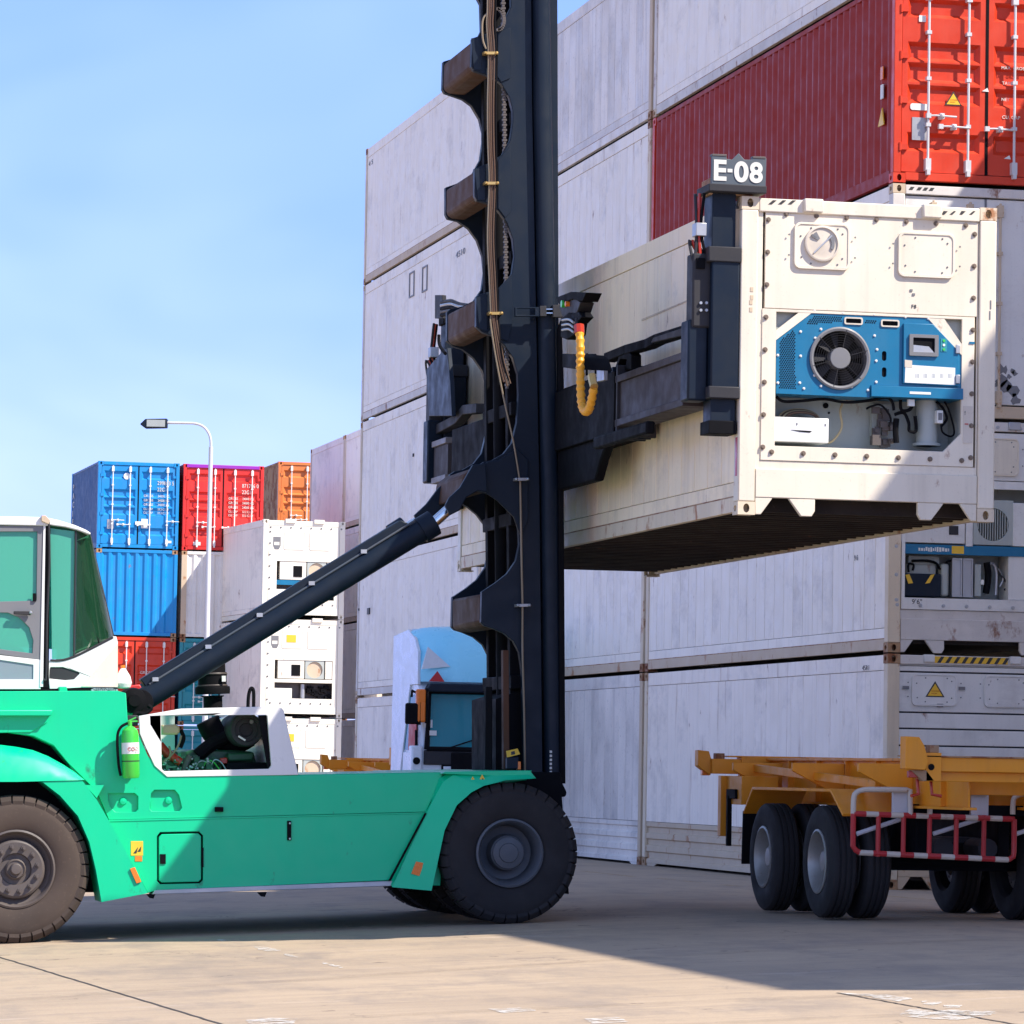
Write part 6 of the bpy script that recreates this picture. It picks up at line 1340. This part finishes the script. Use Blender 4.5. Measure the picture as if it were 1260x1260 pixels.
# far-side signal head seen past the mast
spz('signal_plate', [(535,392),(535,363),(544,363),(544,392)], 'dgrey', -.5, -.45)
for k in range(5): st('conduit', [(543,372+4*k),(555,370+4*k),(566,374+3*k),(580,376+2*k)], .02, ('dgrey','steel','black','rimgrey','black')[k], -.5)
spz('far_frame', [(528,512),(524,455),(533,445),(544,432),(550,428),(554,470),(556,512)], 'navy', -.45, -.40)
st('link_chain', [(540,412),(541,425),(548,435)], .02, 'black', -.5)
mtube('return_pipe', [(547,425),(540,450),(536,480)], .02, 'black', 2.9) if False else None

# ---------------------------------------------------------------- fire extinguisher on its bracket
x, z = mp(162, 958, -.02); fe = thing('fire_extinguisher', 'bright green fire extinguisher strapped to the lift truck beside the engine cover', 'fire extinguisher', MF@TR((x, .02, z)))
k_ = 1/123.
G().lathe((0,0,0), 'z', [(.02,0),(.075,.005),(.085,.03),(.085,.42),(.075,.47),(.045,.50),(.025,.51)], 28).build('cylinder_body', 'fegreen', fe)
G().lathe((0,0,0), 'z', [(.0865,.24),(.0865,.35)], 28, cap=False).build('label_band', 'label', fe)
text('CO2', .05, (-.04, -.089, .27), 'lampred', fe); G().lathe((0,0,0), 'z', [(.087,.165),(.087,.175)], 28, cap=False).build('strap', 'dgrey', fe)
G().lathe((0,0,0), 'z', [(.022,.505),(.022,.56),(1e-3,.56)], 12).box(-.02,.075,-.012,.012,.55,.565).prism('y', -.01, .01, [(-.02,.565),(.06,.60),(.065,.59),(-.01,.555)]).build('valve', 'fegreen', fe)
G().tube(smoothpath([(-.02,0,.54),(-.09,0,.50),(-.125,-.0,.40),(-.12,0,.15),(-.10,0,.03)]), .014, 8).build('hose', 'black', fe)
G().box(-.06,.06,.08,.13,.05,.45).build('bracket', 'black', fe)
x, z = mp(152, 847, .7); cn = thing('canister', 'small white canister with orange cap on the green deck before the cab', 'canister', MF@TR((x, .7, z)))
G().lathe((0,0,0), 'z', [(.05,0),(.07,.01),(.085,.05),(.07,.12),(.035,.18),(.02,.2)], 20).build('body', 'label', cn); G().lathe((0,0,0), 'z', [(.022,.195),(.022,.23),(1e-3,.23)], 12).build('cap', 'reflector', cn)
# ---------------------------------------------------------------- chassis trailers
def trailer(lbl, Mw, group=None, L_=7.04):
    t = thing('container_trailer', lbl, 'trailer', Mw, group); W2 = 2.44
    def b(name, g, mat='yellow', bevel=.006, **k): return g.build(name, mat, t, bevel=bevel, **k)
    for y, s in ((0, 1), (L_, -1)):
        Y = lambda v: y+s*v
        def bx(x0, x1, y0, y1, z0, z1): return G().box(x0, x1, *sorted((Y(y0), Y(y1))), z0, z1)
        b('bolster', bx(.34,W2-.34,.02,.22,1.43,1.56)); b('bolster_web', bx(.34,W2-.34,.08,.16,1.34,1.43)); b('bolster_cap', bx(.0,W2,.0,.26,1.56,1.575) if s > 0 else bx(.2,W2-.2,.0,.2,1.56,1.575), 'rusty' if s > 0 else 'yellow', .002)
        for m in (0, 1):
            X = (lambda v: v) if not m else (lambda v: W2-v)
            def bm_(x0, x1, y0, y1, z0, z1): return bx(*sorted((X(x0), X(x1))), y0, y1, z0, z1)
            if s > 0:
                b('corner_guide', G().prism('y', *sorted((Y(-.05), Y(.12))), [(X(-.02),1.45),(X(.17),1.44),(X(.20),1.52),(X(.16),1.66),(X(.11),1.74),(X(-.02),1.745)]))
                b('twistlock_housing', bm_(.19,.34,.0,.24,1.34,1.60)); b('twistlock', bm_(.24,.33,.05,.18,1.60,1.67), 'rusty')
                c_ = X(.24); g = G().lathe((c_,0,1.47), 'y', [(.03,Y(0)-.006*s),(.03,Y(0)+.01)], 14); b('locking_hole', g, 'black', 0)
                b('guide_gusset', G().prism('y', *sorted((Y(.0), Y(.1))), [(X(.05),1.44),(X(.20),1.44),(X(.28),1.34),(X(.16),1.34)]), 'rusty')
                for k in (0, 1): b('twistlock_handle', G().tube([(X(.14+.13*k),Y(.1),1.36),(X(.14+.13*k),Y(.06),1.22),(X(.06+.29*k),Y(.02),1.205)], .016, 8), 'lampred', 0)
                b('tail_lamp', bm_(.04,.14,.02,.10,1.37,1.43), 'lampred')
            else:
                b('corner_guide', G().prism('y', *sorted((Y(.0), Y(.14))), [(X(-.12),1.46),(X(.02),1.36),(X(.04),1.5),(X(.0),1.62),(X(-.12),1.63)])); b('twistlock', bm_(.08,.17,.02,.16,1.50,1.60), 'rusty')
                b('side_lamp', bm_(-.06,.02,.02,.10,1.36,1.42), 'reflector'); b('bolster_end', bm_(.02,.36,.04,.2,1.38,1.54))
    for x in (.62, W2-.78):
        b('main_beam_web', G().box(x+.06,x+.08,.24,L_-.22,1.10,1.53)); b('main_beam_flange', G().box(x,x+.14,.23,L_-.21,1.53,1.556), 'yellow', .002); b('main_beam_flange', G().box(x,x+.14,.23,L_-.21,1.08,1.105), 'yellow', .002)
        for k in range(6): b('beam_stiffener', G().box(x+.005,x+.13,.9+k*1.02,.93+k*1.02,1.106,1.529))
    for k in range(6): b('cross_member', G().box(.765,W2-.785,.6+k*1.12,.70+k*1.12,1.22,1.50))
    for k in (1, 3, 5):
        for m in (0, 1): b('outrigger', G().prism('y', .6+k*1.12, .66+k*1.12, [(.62,1.15),(.62,1.50),(.08,1.50),(.08,1.42)] if not m else [(W2-.62,1.15),(W2-.62,1.50),(W2-.08,1.50),(W2-.08,1.42)]))
    for m in (0, 1):
        x0, x1 = ((.02,.10) if not m else (W2-.10,W2-.02)); b('side_rail', G().box(x0,x1,.3,L_-.2,1.43,1.50)) if False else None
        X = (lambda v: v) if not m else (lambda v: W2-v)
        for y0, y1 in ((1.95, 3.55), (3.85, 5.3)) if False else ((1.95, 5.5),):
            b('mudguard', G().prism('x', *sorted((X(.0), X(.58))), [(y0,1.02),(y0+.42,1.25),(y1-.32,1.25),(y1,1.0),(y1,.97),(y1-.34,1.22),(y0+.44,1.22),(y0+.02,.99)]))
            b('mudflap', G().prism('x', *sorted((X(.0), X(.56))), [(y1,1.0),(y1+.03,1.0),(y1+.06,.45),(y1+.03,.45)]), 'black')
        b('diagonal_brace', G().prism('x', *sorted((X(.30), X(.36))), [(1.9,1.26),(1.9,1.34),(L_-.4,1.50),(L_-.4,1.42)]))
        b('landing_bracket', G().box(*sorted((X(.04), X(.14))),L_-.5,L_-.38,.72,1.36), 'yellow'); b('landing_leg', G().box(*sorted((X(.06), X(.11))),L_-.7,L_-.64,.62,1.15), 'black'); b('tool_box', G().box(*sorted((X(.10), X(.5))),L_-1.1,L_-.42,1.06,1.36)); b('lamp_box', G().box(*sorted((X(.07), X(.10))),L_-.95,L_-.6,1.12,1.22), 'black')
    for yy in (2.66, 4.6):
        G().tube([(.1,yy,.545),(W2-.1,yy,.545)], .075, 12).box(.55,W2-.55,yy-.06,yy+.06,.47,.62).build('axle', 'black', t)
        for x, fl in ((-.05, False), (.29, False), (W2+.05, True), (W2-.29, True)):
            base = WORLD[t.name]@TR((x, yy, .545))@Matrix.Rotation(R(-90), 4, 'Z')
            wheel_at(t, base if not fl else base@Matrix.Diagonal((1,-1,1,1)))
    G().box(.75,.87,2.0,5.0,.62,1.08).box(W2-.87,W2-.75,2.0,5.0,.62,1.08).build('suspension_beam', 'black', t, bevel=.01)
    for yy in (2.66, 4.6): G().box(.9,W2-.9,yy-.25,yy+.25,.75,.80).tube([(1.0,yy-.3,.7),(1.0,yy-.75,.7)], .1, 12).tube([(1.44,yy-.3,.7),(1.44,yy-.75,.7)], .1, 12).build('brake_chamber', 'dgrey', t)
    return t
def wheel_at(parent, base):
    Rr, w, rr_ = .545, .28, .30
    k = 'trrim'
    if k not in CACHE: CACHE[k] = G().lathe((0,0,0), 'y', [(rr_+.012,.04),(rr_+.014,.008),(rr_-.006,.0),(rr_-.02,.02),(rr_-.035,.06),(rr_*.86,.12),(rr_*.82,.17),(rr_*.55,.19),(rr_*.50,.15),(rr_*.42,.09),(rr_*.30,.06),(1e-3,.055)], 40, cap=False).mesh('wheel')
    o = put(CACHE[k], 'wheel', 'rimsilver', parent, base)
    k = 'trtyre'
    if k not in CACHE:
        p = [(rr_,.05),(rr_+.01,.02),(rr_+.05,.005),(rr_+.14,.0),(Rr-.05,.012),(Rr-.015,.028),(Rr-.003,.045)]
        for gpos in (.085,.14,.195): p += [(Rr,gpos-.012),(Rr-.014,gpos-.007),(Rr-.014,gpos+.007),(Rr,gpos+.012)]
        p += [(Rr-.003,w-.045),(Rr-.05,w-.012),(rr_+.14,w),(rr_+.03,w-.01),(rr_,w-.05),(rr_,.05)]
        CACHE[k] = G().lathe((0,0,0), 'y', p, 64, cap=False).mesh('tyre')
    put(CACHE[k], 'tyre', 'rubberdark', o, base)
    if 'trnut' not in CACHE:
        g = G()
        for i in range(10): a = i*.6283; g.lathe((rr_*.62*math.cos(a),.19,rr_*.62*math.sin(a)), 'y', [(1e-3,-.045),(.014,-.045),(.016,0)], 6, cap=False)
        CACHE['trnut'] = g.mesh('wheel_nuts')
    put(CACHE['trnut'], 'wheel_nuts', 'rimgrey', o, base, kind='stuff')
TT = TR((-3.87, -12.9, 0.0))
tr = trailer('yellow container trailer with red and white striped guard, right of the lift truck', TT, None)
# rear guard
yg = 1.62
def tp_(px, py, y=yg): p = fhit(TT, 1, y, px, py); return (p.x, p.z)
def gt(name, pts, r, mat, y=yg, **k): return G().tube([(q_[0], y, q_[1]) for q_ in pts], r, 10).build(name, mat, tr, **k)
TL, TRt, BL, BR = tp_(1050,1001), tp_(1248,1008), tp_(1052,1049), tp_(1243,1058)
def striped(a, b, n_, first=0):
    for k in range(n_):
        f0_, f1_ = k/n_, (k+1)/n_
        p0 = (a[0]+(b[0]-a[0])*f0_, a[1]+(b[1]-a[1])*f0_); p1 = (a[0]+(b[0]-a[0])*f1_, a[1]+(b[1]-a[1])*f1_)
        gt('guard_bar', [p0, p1], .027, 'signred' if (k+first) % 2 == 0 else 'signwhite')
striped(TL, TRt, 13); striped((BL[0]+.04, BL[1]), (BR[0]-.02, BR[1]), 11, 1)
gt('guard_post', [TL, (TL[0],BL[1]+.06), (BL[0]+.01,BL[1]+.02), (BL[0]+.05,BL[1])], .026, 'signred'); gt('guard_post', [TRt, (TRt[0],BR[1]+.08), (BR[0]+.03,BR[1]+.03), (BR[0]-.02,BR[1])], .026, 'signred')
for px in (1081, 1112, 1144, 1177, 1211): a, b_ = tp_(px, 1003), tp_(px-1, 1054); gt('guard_post', [a, b_], .023, 'signred')
for x0, x1, yb_ in ((1050, 1120, 972), (1144, 1216, 975), (1246, 1318, 977)):
    pts = smoothpath([(*tp_(x0, 1002),0), (*tp_(x0+.5, yb_+12),0), (*tp_(x0+3, yb_+4),0), (*tp_(x0+12, yb_),0), (*tp_(x0+30, yb_-.5),0), (*tp_(x1, yb_),0)], 6)
    G().tube([(v.x, yg, v.y) for v in pts]+([(tp_(x1, yb_)[0]+.005, yg, tp_(x1, 1003)[1])] if x0 < 1100 else []), .026, 10).build('guard_loop', 'signwhite', tr)
    a, b_ = tp_(x1-22, 1000, yg+.05), tp_(x1, yb_+2, yg+.05); G().box(a[0],b_[0],yg+.035,yg+.08,a[1]-.05,b_[1]).build('guard_bracket', 'galv', tr, bevel=.004)
    a, b_ = tp_(x0+4, 1026, yg+.1), tp_(x1-12, 1008, yg+.1); G().tube([(a[0],yg+.09,a[1]),(b_[0],yg+.09,b_[1])], .022, 8).build('guard_stay', 'galv', tr)
G().box(.6,1.84,1.70,1.80,1.02,1.12).build('rear_cross_tube', 'black', tr)

# ---------------------------------------------------------------- truck coming out of the block
D_ = 69.; pf = CAM+ray(517, 948)*D_; KF = TR((pf.x, pf.y, 0))@RZ(R(1.5))
tk = thing('truck', 'white truck cab with cyan roof fairing facing the camera behind the mast', 'truck', KF)
TW = 2.4
def kp(px, py, y=0.): p = fhit(KF, 1, y, px, py); return (p.x, p.z)
z920, z915, z848, z843, ztop = kp(560,922)[1], kp(560,915)[1], kp(560,851)[1], kp(560,843)[1], kp(540,770)[1]
def kb(name, g, mat, bevel=.02, **k): return g.build(name, mat, tk, bevel=bevel, **k)
# cab shell: profile in (y, z), with sides
prof = [(.0,.55),(.0,z915-.12),(.10,z848+.02),(.30,z843+.06),(2.1,z843+.10),(2.1,.75),(1.5,.75),(1.35,1.15),(.75,1.15),(.6,.55)]
kb('cab_body', G().prism('x', 0, TW, prof), 'truckwhite', .05)
kb('bumper', G().box(-.03,TW+.03,-.15,.35,.35,.85), 'truckwhite', .05); kb('grille', G().box(.35,TW-.35,-.03,.0,.95,z920-.25), 'black')
for k in range(4): kb('grille_bar', G().box(.38,TW-.38,-.05,-.025,1.0+k*.13,1.05+k*.13), 'truckwhite' if k == 3 else 'dgrey', .004)
for x in (.1, TW-.55): kb('headlamp', G().box(x,x+.45,-.17,-.14,.52,.74), 'steel', .02)
ws = [(.10,z920-.01),(TW-.10,z920-.01),(TW-.16,z848),(.16,z848)]
def slope(z): return .0+(z-(z915-.12))/((z848+.02)-(z915-.12))*.10
g = G(); g.quad(*[(x, slope(z)-.012, z) for x, z in ws]); g.build('windscreen', 'truckglass', tk)
G().tube([(x, slope(z)-.014, z) for x, z in ws+ws[:1]], .05, 8).build('windscreen_seal', 'black', tk)
G().box(.14,.26,-.022,-.012,z920+.22,z920+.30).build('windscreen_sticker', 'label', tk)
G().prism('y', .12, .2, [(1.5,z920),(1.85,z920),(1.75,z848-.02),(1.35,z848-.02)]).build('cab_curtain', 'engine', tk)
kb('windscreen_frame', G().prism('y', .104, .13, [(.02,z920-.08),(TW-.02,z920-.08),(TW-.05,z848+.03),(.05,z848+.03)]), 'black', 0)
kb('sun_visor', G().prism('y', -.14, .12, [(.05,z848-.01),(TW-.05,z848-.01),(TW-.12,z843+.02),(.12,z843+.02)]), 'navy', .02)
kb('wiper_panel', G().box(.05,TW-.05,-.05,.01,z920-.26,z920-.02), 'dgrey')
for a, b_ in (((.35,z920-.02),(1.25,z920+.28)), ((1.15,z920-.02),(2.1,z920+.22))): kb('wiper', G().tube([(a[0],-.06,a[1]),(b_[0],.0,b_[1])], .012, 6), 'black', 0)
kb('mirror_panel', G().box(.50,1.15,-.09,-.05,z920-.42,z920-.05), 'black'); kb('cyan_badge_plate', G().prism('y', -.095, -.088, [(1.18,z920-.16),(1.24,z920-.10),(1.40,z920-.10),(1.44,z920-.16)]), 'label', 0)
for zz_ in (.30,): kb('chrome_strip', G().box(.5,TW-.1,-.06,-.03,z920-zz_-.03,z920-zz_), 'label', .004)
x, z = kp(524, 893, -.02); kb('permit_sticker', G().box(x-.05,x+.12,.02,.03,z-.03,z+.10), 'label', 0)
# fairing: rounded hood, side cheeks
g = G(); nx_, ny_ = 14, 10
for i in range(nx_+1):
    u = -1+2*i/nx_; x = TW/2+u*(TW/2+.02)
    for j in range(ny_+1):
        v = j/ny_; a = v*math.pi/2; z = z843+.05+(ztop-z843-.03)*math.sin(a)**.9*(1-.10*abs(u)**6); y = -.06+.75*(1-math.cos(a))+.25*abs(u)**4
        g.v.append((x, y, z))
for i in range(nx_):
    for j in range(ny_): q0 = i*(ny_+1)+j; g.f.append((q0, q0+ny_+1, q0+ny_+2, q0+1))
g.build('roof_fairing', 'truckcyan', tk, smooth=60)
kb('fairing_top', G().prism('x', .02, TW-.02, [(.95,z843+.1),(.95,ztop-.02),(2.0,ztop-.10),(2.1,z843+.1)]), 'truckwhite', .05)
for x0, x1 in ((-.03,.02), (TW-.02,TW+.03)):
    kb('fairing_cheek', G().prism('x', x0, x1, [(.16,z843),(.20,z843+.55),(.45,ztop-.20),(.95,ztop-.04),(2.1,ztop-.12),(2.15,1.1),(1.5,1.1),(.75,z843)]), 'truckwhite', .01)
    kb('fairing_facet', G().prism('y', -.02, .02, [(x0+.02,z843+.25),(x0+.5,z843+.3),(x0+.12,ztop-.35)]), 'truckwhite', .0) if x0 < 0 else None
kb('red_roof_marker', G().prism('y', -.10, -.07, [(.10,z843+.05),(.36,z843+.05),(.24,z843+.22)]), 'signred', 0)
# side: door, red decal, mirrors
kb('side_window', G().box(-.008,.0,.35,1.2,z920-.02,z848-.05), 'truckglass', 0)
kb('cab_door', G().prism('x', -.02, .0, [(.28,1.15),(.28,z920-.05),(1.25,z920-.05),(1.25,1.15)]), 'truckwhite', .01)
kb('red_side_panel', G().prism('x', -.035, -.02, [(.2,z920-.02),(.22,z848-.25),(.75,z848-.25),(.8,z920-.02)]), 'signred', .01)
for (x0, z0, z1, mm, w_) in ((-.30, kp(495,891)[1], kp(495,865)[1], 'black', .22), (-.13, kp(510,889)[1], kp(510,848)[1], 'reflector', .16)):
    kb('mirror', G().box(x0,x0+w_,-.22,-.10,z0,z1), mm, .03)
    kb('mirror_edge', G().box(x0+w_,x0+w_+.03,-.22,-.10,z0-.01,z1+.02), 'black', .01)
kb('mirror', G().box(TW-.16,TW-.02,-.22,-.12,kp(495,891)[1],kp(495,850)[1]), 'black', .03)
kb('mirror_arm', G().tube([(-.02,.15,z848-.05),(-.18,-.1,z848-.0),(-.2,-.16,z848-.1)], .02, 8), 'black', 0)
kb('grab_handle', G().tube([(-.06,.1,z920+.3),(-.08,-.02,z920-.1),(-.06,.1,z920-.5)], .02, 8), 'black', 0); kb('corner_panel', G().box(-.16,.02,-.06,.2,z920-.55,z920+.05), 'truckwhite', .03); kb('round_lamp', G().lathe((-.08,0,z920-.2), 'y', [(.06,-.08),(.06,-.05)], 12), 'black', 0)
kb('cab_interior', G().box(.3,TW-.3,.5,.6,z920-.2,z848-.1), 'dgrey', 0); kb('seat', G().box(.35,.85,.62,.72,z920-.2,z920+.45), 'dgrey', .04)
for yy in (1.0, 4.6):
    for x, fl in ((0.02, False), (TW-.02, True)): wheel_at(tk, KF@TR((x, yy, .545))@Matrix.Rotation(R(-90), 4, 'Z')@(Matrix.Diagonal((1,-1,1,1)) if fl else Matrix()))
kb('chassis_rail', G().box(.7,.85,.5,5.8,.75,1.0).box(TW-.85,TW-.7,.5,5.8,.75,1.0), 'black')
trailer('orange-yellow container trailer hitched behind the white truck', KF@TR((0, 2.2, -.0)), None, 5.6)

# ---------------------------------------------------------------- the block across the aisle (outside the frame), whose shade falls on the yard
LY = .80; Hc = 2.896*5+DZ*4; s_ = 1.38
Xe = -7.08+Hc/s_; Ye = -20.5-Hc/s_*LY; ang = 0
BF = TR((Xe, Ye, 0))@RZ(-ang)
for j in range(3):
    for i in range(5):
        reefer_shell('plain white container in the tall block across the aisle', BF@TR((0 if j < 2 else 1.65, j*12.25 if j < 2 else 24.5, i*(2.896+DZ))), 12.19 if j < 2 else 6.06, 2.896, w4, seam=0, group='containers of the block across the aisle', pieces=False)
